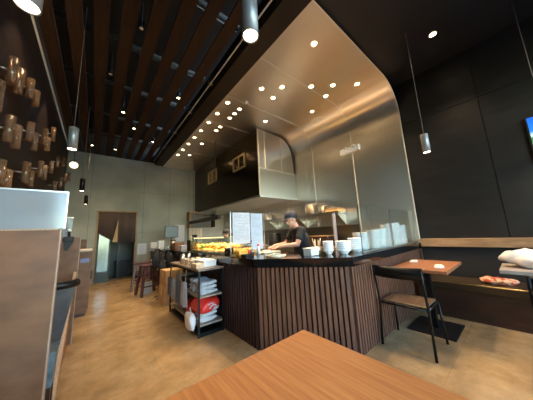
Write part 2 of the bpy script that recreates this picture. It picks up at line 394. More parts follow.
# ------------------------------------------------------------ recessed downlights; some discs stand in for lamp reflections in the steel
def make_down(name='ceiling_glow_disc', r=.042):
    t = thing(name, 'x', 'light', (0,0,0), 0, 'recessed downlights in the steel ceiling')
    MB().lathe([(r+.012, 0), (r+.012, -.005), (r, -.006), (r-.004, .0), (r-.004, .006)], 20).build('ring', M_trimsteel, t)
    MB().lathe([(0, -.001), (r-.004, -.001), (r-.004, .004)], 20).build('lamp_face', M_bulb, t)
    return t
d0 = make_down()
cols = {'left': 1.96, 'second': 2.28}
spots = []
for k, y in enumerate((3.48, 3.96, 4.42, 4.90, 5.37, 5.86, 6.37, 6.87)): spots.append((1.96, y, 'left row beside the beam, %s from the front' % ORD[k]))
for k, y in enumerate((2.73, 3.53, 3.74, 3.96, 4.45, 4.68, 5.64, 6.70)): spots.append((2.28, y, 'second row from the beam, %s from the front' % ORD[k]))
spots += [(2.323, 1.52, 'lone one nearest the front edge of the steel ceiling'), (2.57, 2.47, 'just behind the first ceiling seam, left one'),
          (2.64, 2.81, 'second in from the beam behind the first seam'), (3.017, 2.13, 'on the first ceiling seam, middle of the ceiling'),
          (3.33, 1.86, 'front row, middle of three towards the right cove'), (3.69, 1.565, 'front row, nearest the right cove'),
          (3.49, 2.13, 'on the first ceiling seam, right one'), (3.70, 2.65, 'behind the first seam beside the right cove'),
          (3.07, 3.59, 'just in front of the corner of the exhaust hood')]
for i, (x, y, lb) in enumerate(spots):
    lab = 'small glowing disc in steel ceiling, ' + lb
    if i == 0: d0.location = (x, y, 3.986); d0['label'] = lab
    else: dup(d0, (x, y, 3.986), lab)
for x, y in ((1.96, 3.96), (1.96, 5.37), (1.96, 6.87), (2.28, 2.73), (2.28, 4.5), (2.28, 5.7), (2.323, 1.52), (3.017, 2.13), (2.57, 2.47), (3.70, 2.65), (3.69, 1.565), (2.64, 2.81), (3.33, 1.86), (3.07, 3.59)):
    spot('downlight_beam', (x, y, 3.96), 75, 90, .9, size=.05)
dk = make_down(); dk.location = (3.66, .388, ZC-.002); dk['label'] = 'single glowing downlight in the black ceiling above the corner table'; dk['group'] = 'downlights in the black ceiling'
spot('downlight_beam', (3.66, .388, 3.98), 40, 100, .9)
dk2 = dup(dk, (3.4, -1.0, ZC-.002), 'glowing downlight in the black ceiling towards the street windows'); spot('downlight_beam', (3.4, -1.0, 3.98), 40, 110, .9)
sd = thing('smoke_detector', 'small pale ring shaped detector on steel ceiling between the downlights', 'detector', (2.27, 3.254, 3.987))
MB().lathe([(0,0),(.05,0),(.055,-.01),(.045,-.025),(.03,-.028),(0,-.028)], 20).build('housing', M_whiteplastic, sd)
MB().lathe([(.036,-.027),(.040,-.031),(.044,-.026)], 20).build('ring', M_darksteel, sd)

# small spot heads between the boards
def make_head(lit):
    t = thing('ceiling_spotlight', 'x', 'spotlight', (0,0,0), 0, 'small spotlights between the ceiling boards')
    MB().tube([(0,0,.12),(0,0,.40)], .008, 8).build('stem', M_darksteel, t)
    MB().lathe([(0,.12),(.025,.12),(.034,.10),(.034,.0),(.028,.0),(.026,.012)], 16).build('housing', M_darksteel, t)
    MB().lathe([(0,.006),(.027,.006),(.027,.012)], 16).build('lamp_face', M_bulb if lit else M_trimsteel, t)
    return t
lit = make_head(True); dark = make_head(False)
L1 = [(.292, 5.07), (1.10, 3.915), (-.24, 7.43), (.295, 7.44), (1.10, 6.28), (.57, 5.73)]
nm = ['glowing spotlight in the middle of the board ceiling', 'glowing spotlight nearest the beam', 'glowing spotlight at the far wall, left one', 'glowing spotlight at the far wall above the curtained doorway', 'glowing spotlight at far end near the beam', 'faint spotlight at the middle far end', 'spotlight close to the left wall']
for i, ((x, y), lb) in enumerate(zip(L1, nm)):
    lab = lb + ', between ceiling boards'
    if i == 0: lit.location = (x, y, 3.99); lit['label'] = lab
    else: dup(lit, (x, y, 3.99), lab)
    spot('spot_beam', (x, y, 3.96), 22, 90, .8)
dark.location = (.021, 3.9, 3.97); dark['label'] = 'unlit silver spotlight between the boards left of the middle'
dup(dark, (.29, 2.74, 3.97), 'unlit silver spotlight between the boards nearest the camera')

# ------------------------------------------------------------ pendants
def make_pendant(M_greypend=M_greypend):
    t = thing('pendant_lamp', 'x', 'pendant lamp', (0,0,0), 0, 'slim cylinder pendant lamps')
    MB().tube([(0,0,.25),(0,0,1.85)], .0035, 6).build('cord', mat('pendant_cord', (.16, .14, .12), .5), t)
    MB().lathe([(0,.25),(.041,.25),(.043,.247),(.043,.0),(.038,.0),(.038,.02)], 28).build('shade', M_greypend, t)
    MB().lathe([(0,.006),(.037,.006),(.037,.014)], 24).build('lamp_face', M_bulbhot, t)
    return t
p0 = make_pendant()
PL = [((-.29, 1.19, 2.26), 'grey cylinder pendant lamp nearest the camera over the first left booth'),
      ((-.26, 2.97, 2.26), 'grey cylinder pendant lamp on long cord in front of the left wall'),
      ((-.27, 5.45, 2.27), 'small dark cylinder pendant lamp before the far wall, upper of the two'),
      ((-.27, 7.60, 2.30), 'smallest dark cylinder pendant lamp at the far wall, lower of the two'),
      ((.56, .74, 2.27), 'big bright grey cylinder pendant lamp right over the near oak table'),
      ((3.303, .633, 2.20), 'grey cylinder pendant lamp hanging over the corner table beside the black wall'),
      ((3.93, -.365, 2.20), 'cylinder pendant lamp whose cord hangs at the right edge beside the screen')]
for i, (loc, lb) in enumerate(PL):
    if i == 0: p0.location = loc; p0['label'] = lb
    elif 'dark' in lb: q = make_pendant(M_darksteel); q.location = loc; q['label'] = lb; q['group'] = 'dark cylinder pendant lamps at the far end'
    else: dup(p0, loc, lb)
    spot('pendant_beam', (loc[0], loc[1], loc[2]-.01), 16, 130, .8, size=.04)

gl = thing('globe_lamp', 'small white globe lamp hanging just below the cylinder pendant at left wall', 'lamp', (-.37, 4.73, 2.58))
MB().lathe([(0,-.06),(.03,-.052),(.052,-.03),(.06,0),(.052,.03),(.03,.052),(.0,.06)], 20).build('globe', emis('globe_glow', (1,.86,.62), .6), gl)
MB().tube([(0,0,.055),(0,0,1.6)], .004, 6).build('cord', M_darksteel, gl); MB().lathe([(0,.085),(.022,.085),(.022,.05),(0,.05)], 12).build('socket', M_darksteel, gl)
# ------------------------------------------------------------ left wall tubes
tubes = [(2.93,2.22,.20,.056),(3.16,2.24,.19,.056),(3.62,2.50,.185,.054),(3.86,2.47,.18,.054),(4.40,2.76,.19,.052),(4.66,2.75,.17,.052),(5.02,3.06,.19,.05),
 (3.68,1.99,.20,.054),(3.92,2.00,.16,.054),(4.40,2.24,.19,.05),(4.70,2.27,.18,.05),(5.22,2.52,.16,.05),(5.80,2.79,.18,.05),(6.60,3.04,.17,.05),
 (2.86,1.80,.17,.055),(3.06,1.79,.15,.055),(5.80,2.32,.14,.05),(6.55,2.53,.17,.05),(7.3,2.80,.18,.05),(8.0,3.02,.18,.05),
 (2.78,2.74,.20,.055),(2.99,2.77,.20,.055),(3.36,2.93,.18,.052),(3.66,2.99,.16,.052),(2.10,2.93,.22,.056),(2.55,2.35,.2,.056),(2.33,2.5,.2,.056)]
def make_tube(h, r):
    t = thing('wall_tube', 'x', 'wall ornament', (0,0,0), 0, 'pale tubes fixed to the brown left wall')
    MB().lathe([(r*.8,0),(r,0),(r,h),(r*.8,h),(r*.8,0)], 20).build('tube', M_tube, t)
    MB().tube([(-r*.9,0,h*.5),(-.10,0,h*.5)], .009, 8).build('peg', M_steel_s, t)
    MB().lathe([(0,h+.006),(r*.5,h+.006),(r*.5,h-.004)], 10).build('cap', M_darksteel, t)
    return t
rowname = {0:'middle row',7:'lower row',14:'lowest ones above the booths',20:'top row near the ceiling',24:'nearest the camera'}
cur = ''; cnt = 0
for i, (y, z, h, r) in enumerate(tubes):
    if i in rowname: cur = rowname[i]; cnt = 0
    t = make_tube(h*1.3, r*.66); t.location = (-.70, y, z)
    t['label'] = 'frosted tube on left wall, %s, %s from front' % (cur, ORD[cnt]); cnt += 1
for y, z in ((2.9, 3.45), (4.3, 3.6), (6.0, 3.7)): pass
wl = thing('wall_washer', 'small glowing wall light between the top tubes on the left wall', 'wall light', (-.76, 3.52, 3.02))
MB().lathe([(0,0),(.03,0),(.035,.05),(.035,.09),(.03,.09)], 16).build('housing', M_darksteel, wl); MB().lathe([(0,.085),(.03,.085),(.03,.088)], 16).build('lamp_face', M_bulb, wl)
spot('left_wall_beam', (-.72, 3.52, 3.13), 3, 150, .9, target=(-.7, 3.5, 4))
spot('left_wall_beam', (-.45, 3.1, 3.9), 14, 80, .8, target=(-.75, 3.3, 2.4))  # added light on the tubes and left wall, no fixture here
spot('left_wall_beam', (-.45, 4.8, 3.9), 14, 80, .8, target=(-.75, 4.9, 2.5))  # second added light further along the wall, also without a fixture

# ------------------------------------------------------------ exhaust hood
hd = thing('exhaust_hood', 'large exhaust hood with dark bronze side and stainless front over the kitchen', 'exhaust hood', (3.08, 3.97, 2.2))
MB().box(0, 1.3, .02, 4.36, 0, 1.76).build('body', M_hoodblack, hd)
MB().extr([(0,.0),(1.33,.0),(1.33,.70),(0,.70)], -.03, .02).build('front_panel', mat('pale_stainless', (.52, .50, .47), .34, 1.0, bump=.015, bscale=1.2), hd)
pr = [(0,.70)] + [(1.30,.70)] + [(.74+.52*math.cos(a), 1.20+.54*math.sin(a)) for a in [PI/2*k/8 for k in range(9)]] + [(0,1.78)]
MB().extr(pr, -.012, .02).build('upper_panel', mat('hood_stainless', (.58, .53, .46), .3, 1.0, bump=.02, bscale=1.5), hd)
for z in (.70,): MB().box(-.004, 1.33, -.036, -.028, z-.008, z+.004).build('edge_trim', M_trimsteel, hd)
MB().box(-.006, .006, -.036, .0, 0, 1.76).build('edge_trim', M_trimsteel, hd)
for xx in (.22, .80): MB().box(xx-.003, xx+.003, -.033, -.012, .70, 1.72).build('seam', M_trimsteel, hd)
lp = MB(); lp.box(-.01, 1.34, -.04, 4.36, -.05, 0); lp.build('lower_lip', M_steel_s, hd)
for yv0, yv1, zv0, zv1 in ((.58, 1.22, .89, 1.31), (2.36, 3.02, .90, 1.36)):
    v = MB(); f = .05
    v.box(-.03, 0, yv0, yv1, zv0, zv0+f); v.box(-.03, 0, yv0, yv1, zv1-f, zv1); v.box(-.03, 0, yv0, yv0+f, zv0, zv1); v.box(-.03, 0, yv1-f, yv1, zv0, zv1)
    v.box(-.03, 0, (yv0+yv1)/2-.015, (yv0+yv1)/2+.015, zv0, zv1)
    vent = v.build('vent', M_goldframe, hd)
    s_ = MB()
    for k in range(7):
        z = zv0+f+(k+.5)*(zv1-zv0-2*f)/7; s_.obox((-.012, yv0+f, z), (-.012, yv1-f, z), .016, .008)
    s_.build('louvre', M_goldframe if yv0 > 2 else M_hoodblack, vent)
for y in (.4, 1.5, 3.0): spot('kitchen_fill', (3.8, 3.97+y, 2.12), 55, 155, .9, col=(1, .85, .65))  # added lights to brighten the kitchen, no lamps built under the hood

# ------------------------------------------------------------ counter
OUT = [(1.45, 7.9), (1.45, 2.0), (2.13, 1.19), (4.42, 1.19)]
ct = thing('bar_counter', 'long bar counter with black polished top and vertical wood battens', 'counter', (0,0,0))
top = [(1.41, 7.9), (1.41, 1.985), (2.05, 1.14), (4.412, 1.14), (4.412, 1.72), (2.42, 1.72), (2.18, 2.1), (2.18, 7.9)]
MB().prism(top, .875, .968).build('worktop', M_blackstone, ct)
body = [(1.475, 7.9), (1.475, 2.01), (2.085, 1.215), (4.41, 1.215), (4.41, 1.68), (2.44, 1.68), (2.14, 2.1), (2.14, 7.9)]
MB().prism(body, 0, .875).build('carcass', M_battenback, ct)
def battens(a, b, n_, m_=M_batten, w_=.034, d_=.028):
    a, b = Vector((*a, 0)), Vector((*b, 0)); mb = MB(); u = (b-a).normalized(); nn = Vector((u.y, -u.x, 0))
    for k in range(n_):
        p = a + (b-a)*((k+.5)/n_) + nn*.008*1
        mb.obox(p, p + Vector((0,0,.874)), w_, d_, up=(nn.x, nn.y, 0))
    return mb
def obox_v(mb, p, u, nn, w_, d_, h_):
    vs = []
    for z in (0, h_):
        for su, sn in ((-1,-1),(1,-1),(1,1),(-1,1)): vs.append(mb.bm.verts.new(Vector(p) + Vector((0,0,z)) + u*su*w_/2 + nn*sn*d_/2))
    for f in ((3,2,1,0),(4,5,6,7),(0,1,5,4),(1,2,6,5),(2,3,7,6),(3,0,4,7)): mb.bm.faces.new([vs[i] for i in f])
def face(a, b, pitch, name, m_):
    a, b = Vector((*a, 0)), Vector((*b, 0)); L = (b-a).length; n_ = round(L/pitch); u = (b-a).normalized(); nn = Vector((u.y, -u.x, 0)); mb = MB()
    for k in range(n_): obox_v(mb, a + u*(L*(k+.5)/n_) - nn*.0 , u, nn, .034, .026, .874)
    return mb.build(name, m_, ct)
M_batshade = mat('shaded_batten_wood', (.030, .012, .012), .45, col2=(.045, .018, .016), nscale=7, stretch=(3,3,.5))  # same batten wood, shade of the unlit left face put into the colour
face((1.462, 7.9), (1.462, 2.005), .060, 'batten_cladding', M_batshade)
face((1.462, 1.995), (2.07, 1.202), .053, 'batten_cladding', M_batten)
face((2.09, 1.202), (4.41, 1.202), .053, 'batten_cladding', M_batten)

# glass guards on the counter
def glass_guard(loc, L, h, rz, label, posts):
    t = thing('glass_guard', label, 'glass screen', loc, rz, 'clear glass guards on the counter')
    MB().box(0, L, -.003, .003, .012, h).build('glass_pane', M_guard, t)
    MB().box(0, L, -.012, .012, 0, .014).build('base_rail', M_steel_s, t)
    for x in posts: MB().box(x-.005, x+.005, -.006, .006, 0, h).build('post', M_steel_s, t)
    return t
glass_guard((2.43, 1.215, .968), .92, .58, 0, 'clear glass guard before the bowls and plates, left one beside the bowl stacks', (0, .25, .90))
glass_guard((3.36, 1.215, .968), 1.03, .56, 0, 'clear glass guard before the tall plate stacks next to the black wall', (.02, 1.02))
glass_guard((1.47, 2.62, .968), .63, .62, 0, 'upright glass guard carrying the two taped paper menus', (.01, .62))
# taped menus
for (x0, x1, z0, z1, m_, lb) in ((1.515, 1.815, 1.12, 1.575, M_paper, 'white printed menu sheet taped on glass guard, left one'),
                                (1.83, 2.055, 1.02, 1.57, M_paperblue, 'pale blue printed menu sheet taped on glass guard, right one')):
    t = thing('menu_sheet', lb, 'paper', (x0, 2.614, z0), 0, 'menu sheets taped to the glass')
    W_, H_ = x1-x0, z1-z0
    MB().box(0, W_, -.001, .001, 0, H_).build('sheet', m_, t)
    ink = MB(); rr = random.Random(3 if m_ is M_paper else 5); z = H_-.04
    while z > .04:
        x = .025
        while x < W_-.05:
            L = rr.uniform(.02, .06)
            if rr.random() < .75: ink.box(x, min(x+L, W_-.02), -.0018, -.001, z, z+.006)
            x += L+.012
        z -= .021
    ink.build('printed_lines', M_ink, t)

# counter-top crockery
def bowl_mesh(r, h):
    return MB().lathe([(0,.006),(r*.42,.006),(r*.45,0),(r*.5,0),(r*.52,.012),(r*.86,h*.55),(r,h),(r*.97,h),(r*.83,h*.58),(r*.48,.018),(0,.016)], 22)
def plate_mesh(r, h): return MB().lathe([(0,.004),(r*.6,.004),(r*.62,0),(r*.68,0),(r*.7,.006),(r,h),(r*.985,h+.003),(r*.68,.011),(0,.009)], 26)
ZT = .969
bb = bowl_mesh(.062, .06).build('bowl', M_white); bb2 = bowl_mesh(.090, .062).build('bowl', M_white); pp = plate_mesh(.10, .020).build('plate', M_white); sq = MB()
def stack(proto, used, x, y, n_, dz, where, cat, group):
    for k in range(n_):
        o = proto if not used[0] else proto.copy()
        if used[0]: C.objects.link(o)
        used[0] = 1; o.location = (x, y, ZT+k*dz)
        pos = 'lowest' if k == 0 else 'topmost' if k == n_-1 else '%s from below' % ORD[k]
        tag(o, 'white %s in %s, %s' % (cat, where, pos), cat, group)
u1, u2, u3 = [0], [0], [0]
stack(bb, u1, 2.17, 1.50, 5, .024, 'the narrow stack right of the white tub', 'bowl', 'small white bowls stacked on the counter')
stack(bb2, u2, 2.28, 1.37, 5, .022, 'the wide stack at the counter corner', 'bowl', 'wide white bowls stacked on the counter')
stack(bb2, u2, 2.50, 1.33, 6, .022, 'the wide stack beside the glass guard post', 'bowl', 'wide white bowls stacked on the counter')
def pstack(x, y, n_, dz, where, ): stack(pp, u3, x, y, n_, dz, where, 'plate', 'white plates stacked behind the glass')
pstack(2.78, 1.40, 12, .019, 'leftmost plate stack behind the glass guard')
pstack(3.06, 1.36, 13, .019, 'second plate stack from the left behind glass')
pstack(3.30, 1.36, 14, .019, 'third plate stack from the left behind glass')
pstack(3.54, 1.34, 16, .0205, 'fourth plate stack from the left behind glass')
pstack(3.79, 1.34, 17, .0205, 'fifth and tallest plate stack behind glass')
pstack(4.06, 1.34, 15, .0205, 'plate stack nearest the black wall')

def tub(loc, w_, d_, h_, m_, label, name='plastic_tub', lid=True):
    t = thing(name, label, 'tub', loc)
    mb = MB(); mb.box(-w_/2, w_/2, -d_/2, d_/2, 0, .006); mb.box(-w_/2, w_/2, -d_/2, -d_/2+.005, .0, h_); mb.box(-w_/2, w_/2, d_/2-.005, d_/2, .0, h_); mb.box(-w_/2, -w_/2+.005, -d_/2+.005, d_/2-.005, .0, h_); mb.box(w_/2-.005, w_/2, -d_/2+.005, d_/2-.005, .0, h_)
    mb.build('body', m_, t)
    if lid: MB().box(-w_/2-.008, w_/2+.008, -d_/2-.008, d_/2+.008, h_, h_+.010, .003).build('rim', m_, t)
    return t
tub((1.99, 1.62, ZT), .14, .11, .078, M_whiteplastic, 'square white plastic tub on counter left of the bowl stacks')
# whisk/ tools in a holder behind the tub
hl = thing('utensil_holder', 'wire holder of small pale utensils behind the white tub', 'holder', (2.16, 1.66, ZT))
MB().lathe([(.045,0),(.05,.0),(.055,.09),(.05,.09),(.045,.005)], 16).build('cup', M_steel_s, hl)
for k in range(6):
    a = k*1.05; MB().tube([(.02*math.cos(a), .02*math.sin(a), .01), (.05*math.cos(a), .05*math.sin(a), .16+.015*(k%3))], .005, 6).build('utensil', M_whiteplastic if k%2 else M_bamboo, hl)
wd = thing('oval_dish', 'oval white dish with folded towel lying on the front counter', 'dish', (1.60, 1.80, ZT), -.85)
mb = MB().lathe([(0,.004),(.5,.004),(.75,.012),(1,.034),(.97,.038),(.7,.02),(0,.012)], 28)
for v in mb.bm.verts: v.co.x *= .115; v.co.y *= .07
mb.build('dish', mat('cream_ceramic', (.72, .70, .58), .3), wd)
MB().blob((0,0,.035), (.07,.035,.022), 3, .12, 3).build('towel', mat('green_white_towel', (.25,.27,.22), .9, col2=(.7,.7,.62), nscale=30), wd)

# display case of fried food on the left counter
dc = thing('food_display_case', 'glass display case full of yellow and orange fried food on the left counter', 'display case', (1.50, 2.95, ZT))
MB().box(0, .48, 0, 1.35, 0, .03).build('base', M_steel_s, dc)
MB().box(0, .48, 0, 1.35, .27, .282).build('top_shelf', M_guard, dc)
for a in ((0,.006,0,1.35), (.474,.48,0,1.35), (0.006,.474,0,.006), (.006,.474,1.344,1.35)): MB().box(a[0], a[1], a[2], a[3], .03, .27).build('glass_side', M_glass, dc)
for k in range(5):
    y0 = .06+k*.25
    tr = MB().box(.05, .43, y0, y0+.22, .03, .045).build('tray', M_yellow if k % 2 == 0 else M_bamboo, dc)
    fb = MB(); rr = random.Random(k)
    for q in range(16): fb.blob((.09+.1*(q%4)+rr.uniform(-.01,.01), y0+.04+.045*(q//4), .075+rr.uniform(0,.05)), (.045,.03,.03), 1, .15, q)
    fb.build('fried_food', M_orange if k != 3 else M_green, tr)
MB().tube([(.06,.05,.255),(.06,1.3,.255)], .008, 8).build('lamp_tube', emis('case_lamp', (1,.72,.36), 1), dc)
d_ = bpy.data.lights.new('case_lamp_light', 'AREA'); d_.shape = 'RECTANGLE'; d_.size = .3; d_.size_y = 1.2; d_.energy = 9; d_.color = (1,.78,.42)
o_ = bpy.data.objects.new('case_lamp_light', d_); C.objects.link(o_); o_.location = (1.72, 3.62, ZT+.25)
# yellow trays right of the case behind the menus
for k, (x, y, lb) in enumerate(((1.84, 2.78, 'yellow food tray behind the taped menu sheets'), )):
    t = thing('food_tray', lb, 'tray', (x, y, ZT)); MB().box(-.16,.16,-.10,.10,0,.04,.006).build('tray', M_yellow, t)
    fb = MB(); 
    for q in range(15): fb.blob((-.12+.06*(q%5), -.06+.06*(q//5), .05), (.034,.03,.025), 1, .15, q)
    fb.build('fried_food', M_orange, t)
cb = thing('cutting_board', 'pale cutting board with dough under the cook\'s hands', 'board', (2.00, 2.45, ZT), .06)
MB().box(-.16,.16,-.12,.12,0,.018,.004).build('board', mat('pale_board', (.70,.60,.42), .6), cb)
MB().blob((.0,.02,.026),(.09,.05,.012),2,.1,2).build('dough', mat('dough',(.82,.74,.58),.7), cb)
for k, (x, y, r, h, m_, lb) in enumerate(((1.72, 2.30, .028, .12, M_whiteplastic, 'small white squeeze bottle on counter below the menu sheets'), (1.70, 2.42, .03, .08, M_steel_s, 'small steel cup beside the squeeze bottle'),
      (1.76, 2.52, .022, .17, M_glass, 'clear glass bottle on counter left of the cook'))):
    t = thing('squeeze_bottle' if k == 0 else 'steel_cup' if k == 1 else 'glass_bottle', lb, 'bottle' if k != 1 else 'cup', (x, y, ZT))
    MB().lathe([(0,0),(r,0),(r,h*.7),(r*.5,h*.85),(r*.5,h),(0,h)] if k != 1 else [(0,0),(r*.8,0),(r,h),(r*.95,h),(r*.75,.005),(0,.005)], 16).build('body', m_, t)
    if k != 1: MB().lathe([(r*.52,h),(r*.3,h+.03),(0,h+.032)], 12).build('cap', M_red if k == 0 else M_darksteel, t)

# small things along the left counter, in front and behind the case
rr = random.Random(11)
clut = [
 ('napkin_box', .10, .10, .10, M_darksteel, 'black napkin box at the near end of the left counter', 'box', 1.55, 2.80),
 ('sauce_box', .14, .09, .07, M_yellow, 'small yellow box on counter in front of the display case', 'box', 1.55, 2.45),
 ('condiment_box', .09, .07, .06, M_red, 'small red packet box on counter beside the yellow one', 'box', 1.66, 2.50),
 ('dark_tray', .12, .12, .03, M_darksteel, 'small dark steel tray on the counter near the squeeze bottle', 'tray', 1.54, 2.30),
 ('cash_register', .26, .22, .22, M_darksteel, 'black cash register box on counter behind the display case', 'register', 1.70, 4.60),
 ('wooden_box', .22, .20, .16, mat('brown_box', (.26,.12,.05), .6), 'brown wooden box on the far left counter', 'box', 1.70, 5.75),
 ('paper_stack', .20, .26, .10, M_paper, 'stack of white paper packs on the far left counter', 'paper', 1.68, 5.25),
 ('white_carton', .16, .16, .22, M_whiteplastic, 'white carton standing at the far end of left counter', 'carton', 1.62, 7.3),
 ('steel_canister', .15, .15, .20, M_steel_s, 'steel canister on the far left counter', 'canister', 1.72, 6.3)]
for (nme, a, b_, h, m_, lb, cat, x, y) in clut:
    t = thing(nme, lb, cat, (x, y, ZT))
    if nme == 'steel_canister':
        MB().lathe([(0,0),(a/2,0),(a/2,h),(0,h)], 20).build('body', m_, t); MB().lathe([(a/2+.004,h),(a/2+.004,h+.02),(.02,h+.03),(0,h+.03)], 20).build('lid', M_darksteel, t)
    elif nme == 'cash_register':
        MB().extr([(-a/2,0),(a/2,0),(a/2,h*.6),(-a/2,h)], -b_/2, b_/2).build('body', m_, t); MB().box(-.02,.02,-.1,.1,h*.8,h*1.5).build('screen', M_blackpaint, t)
    else:
        MB().box(-a/2, a/2, -b_/2, b_/2, 0, h*.85, .004).build('body', m_, t); MB().box(-a/2-.003, a/2+.003, -b_/2-.003, b_/2+.003, h*.85, h, .003).build('lid', m_, t)
mo = thing('monitor_screen', 'pale blue order screen standing on the far left counter', 'screen', (1.82, 6.9, ZT))
MB().box(-.10,.10,-.06,.06,0,.015).build('base', M_darksteel, mo); MB().box(-.015,.015,-.01,.01,.015,.42).build('stem', M_darksteel, mo)
MB().box(-.20,.20,-.03,-.012,.30,.66,.005).build('frame', M_darksteel, mo)
MB().box(-.18,.18,-.032,-.030,.32,.64).build('display', emis('screen_glow', (.10,.14,.16), .10), mo)

# ------------------------------------------------------------ back kitchen: shelf, pots, work tables
sh = thing('wall_shelf', 'long steel shelf on the kitchen wall carrying pots', 'shelf', (4.06, 2.46, 1.62))
MB().box(0,.36,0,3.6,0,.03).build('board', M_steel_s, sh); MB().box(-.008,.0,0,3.6,-.03,.045).build('front_lip', M_steel_s, sh)
for y in (.05, 1.2, 2.4, 3.5): MB().extr([(0,0),(.36,0),(.36,-.26)], y, y+.02).build('bracket', M_steel_s, sh)
def pot(loc, r, h, label, m_=M_steel_s):
    t = thing('cooking_pot', label, 'pot', loc, 0, 'steel pots on the kitchen shelf')
    MB().lathe([(0,0),(r*.96,0),(r,.01),(r,h),(r+.006,h),(r+.006,h+.006),(r-.004,h+.006),(r-.006,.012),(0,.012)], 30).build('body', m_, t)
    MB().lathe([(r+.004,h+.006),(r*.9,h+.018),(.03,h+.03),(0,h+.03)], 30).build('lid', m_, t)
    for s_ in (-1, 1): MB().tube([(-.03,s_*r,h*.75),(-.03,s_*(r+.035),h*.77),(.03,s_*(r+.035),h*.77),(.03,s_*r,h*.75)], .006, 8).build('handle', m_, t)
    return t
pot((4.22, 3.32, 1.651), .15, .27, 'tall steel pot on the shelf right of the cook')
pot((4.22, 2.96, 1.651), .11, .17, 'wide low steel pan on shelf between the tall pot and the bamboo tray')
pot((4.22, 5.10, 1.651), .16, .20, 'steel pot on the shelf left of the cook\'s cap')
bt = thing('bamboo_tray', 'stack of bamboo boards on the right end of the shelf', 'tray', (4.22, 2.64, 1.651))
MB().box(-.16,.16,-.17,.17,0,.05,.006).build('board', M_bamboo, bt); MB().box(-.15,.15,-.15,.17,.051,.09,.006).build('board', mat('brown_board', (.34,.19,.09), .6), bt)
wt = thing('work_table', 'steel work table along the kitchen wall under the shelf', 'table', (3.75, 2.2, 0))
MB().box(0,.66,0,5.9,.86,.90).build('tabletop', M_steel_s, wt); MB().box(.02,.66,.03,5.87,.2,.24).build('undershelf', M_steel_s, wt)
MB().box(.63,.655,0,5.9,.90,1.35).build('backsplash', mat('dim_steel', (.25,.23,.2), .35, 1.0), wt)
for x in (.04,.62):
    for y in (.04,2.9,5.84): MB().box(x-.02,x+.02,y-.02,y+.02,0,.86).build('leg', M_steel_s, wt)
fp = thing('steel_post', 'pale upright steel post below the right end of the shelf', 'post', (3.95, 2.52, .901))
MB().box(-.015,.015,-.03,.03,0,.71).build('upright', mat('lilac_grey_paint',(.34,.34,.40),.5), fp); MB().box(-.04,.04,-.06,.06,0,.02).build('foot', M_steel_s, fp)
for k, (y, r, h, lb, m_) in enumerate(((2.95, .14, .22, 'dark brown crate on the work table right of the cook', M_darkwood), (3.9, .17, .3, 'black stock pot on work table behind the cook', M_darksteel), (4.6, .2, .34, 'black round cooker on work table left of the cook', M_darksteel), (5.5, .15, .26, 'steel stock pot on the work table near the back', M_steel_s), (6.4, .2, .3, 'steel noodle boiler on the work table at the back', M_steel_s))):
    if k == 0:
        t = thing('crate', lb, 'crate', (4.05, y, .901)); MB().box(-.15,.15,-.25,.25,0,h,.006).build('body', m_, t); MB().box(-.155,.155,-.255,.255,h,h+.02,.004).build('lid', M_trimwood, t)
    else:
        t = pot((4.05, y, .901), r, h, lb, m_); t['group'] = 'pots on the work table'
el = thing('emergency_light', 'white emergency light box on the steel wall over the counter', 'emergency light', (4.415, 2.22, 3.04))
MB().box(-.06,0,-.23,.23,-.055,.07,.01).build('housing', M_whiteplastic, el)
for y in (-.1,.1): MB().lathe([(0,0),(.035,0),(.04,.03),(.03,.05),(0,.05)], 14, (-.03,y,.045)).build('lamp_head', M_whiteplastic, el)
# black linear lamp and wall box at the far end of the kitchen
ll = thing('linear_lamp', 'black bar shaped lamp hanging over the far left counter', 'lamp', (2.5, 5.0, 1.74))
MB().box(-.04,.04,0,2.2,-.05,.05).build('housing', M_blackpaint, ll)
for y in (.2, 1.9): MB().tube([(.0,y,.05),(.0,y,2.24)], .004, 6).build('hanger', M_darksteel, ll)
fr = thing('wall_frame', 'copper edged frame on far wall above the left counter', 'frame', (2.76, YF-.34, 1.62))
MB().box(0,1.05,0,.32,.58,.62).build('top_rail', mat('copper_trim', (.50,.32,.18), .5, .3), fr); MB().box(0,.05,0,.32,0,.58).build('side_rail', M_doorwood, fr)
MB().box(.05,1.05,.28,.32,0,.58).build('back_panel', mat('grey_panel', (.12,.12,.115), .6), fr); MB().box(1.0,1.05,0,.28,0,.58).build('side_rail', M_darksteel, fr)
# curtain of pale strips under the frame
for k in range(4):
    o = one('cloth_strip', MB().box(-.06,.06,-.005,.005,0,.62), mat('pale_strip_cloth', (.45,.40,.33), .8, bump=.2, bscale=8), (2.84+k*.135, YF-.22, .98), 'pale hanging strip below the copper edged frame, %s from the left' % ORD[k], 'cloth', 'pale strips under the wall frame')
    st = MB().tube([(0,0,.62),(0,0,.66)], .004, 6).build('hook', M_darksteel, o)
# notices on the far wall
for (x0, x1, z0, z1, lb) in ((1.13,1.40,.76,1.12,'white notice sheet on far wall beside the doorway'), (2.34,2.68,1.12,1.74,'white notice sheet on far wall left of the copper edged frame')):
    t = thing('notice_sheet', lb, 'paper', (x0, YF-.012, z0)); MB().box(0,x1-x0,0,.004,0,z1-z0).build('sheet', M_paper, t)
    ink = MB()
    for k in range(8): ink.box(.04, x1-x0-.05-.03*(k%3), -.001, 0, (z1-z0)*(.12+.1*k), (z1-z0)*(.12+.1*k)+.008)
    ink.build('printed_lines', M_ink, t)
fb = thing('first_aid_box', 'white dispenser box with dark openings on far wall near the stools', 'dispenser', (1.50, YF-.13, .80))
MB().box(0,.20,0,.12,0,.34,.01).build('housing', M_whiteplastic, fb); MB().box(.04,.16,-.004,.0,.04,.12).build('opening', M_blackpaint, fb)

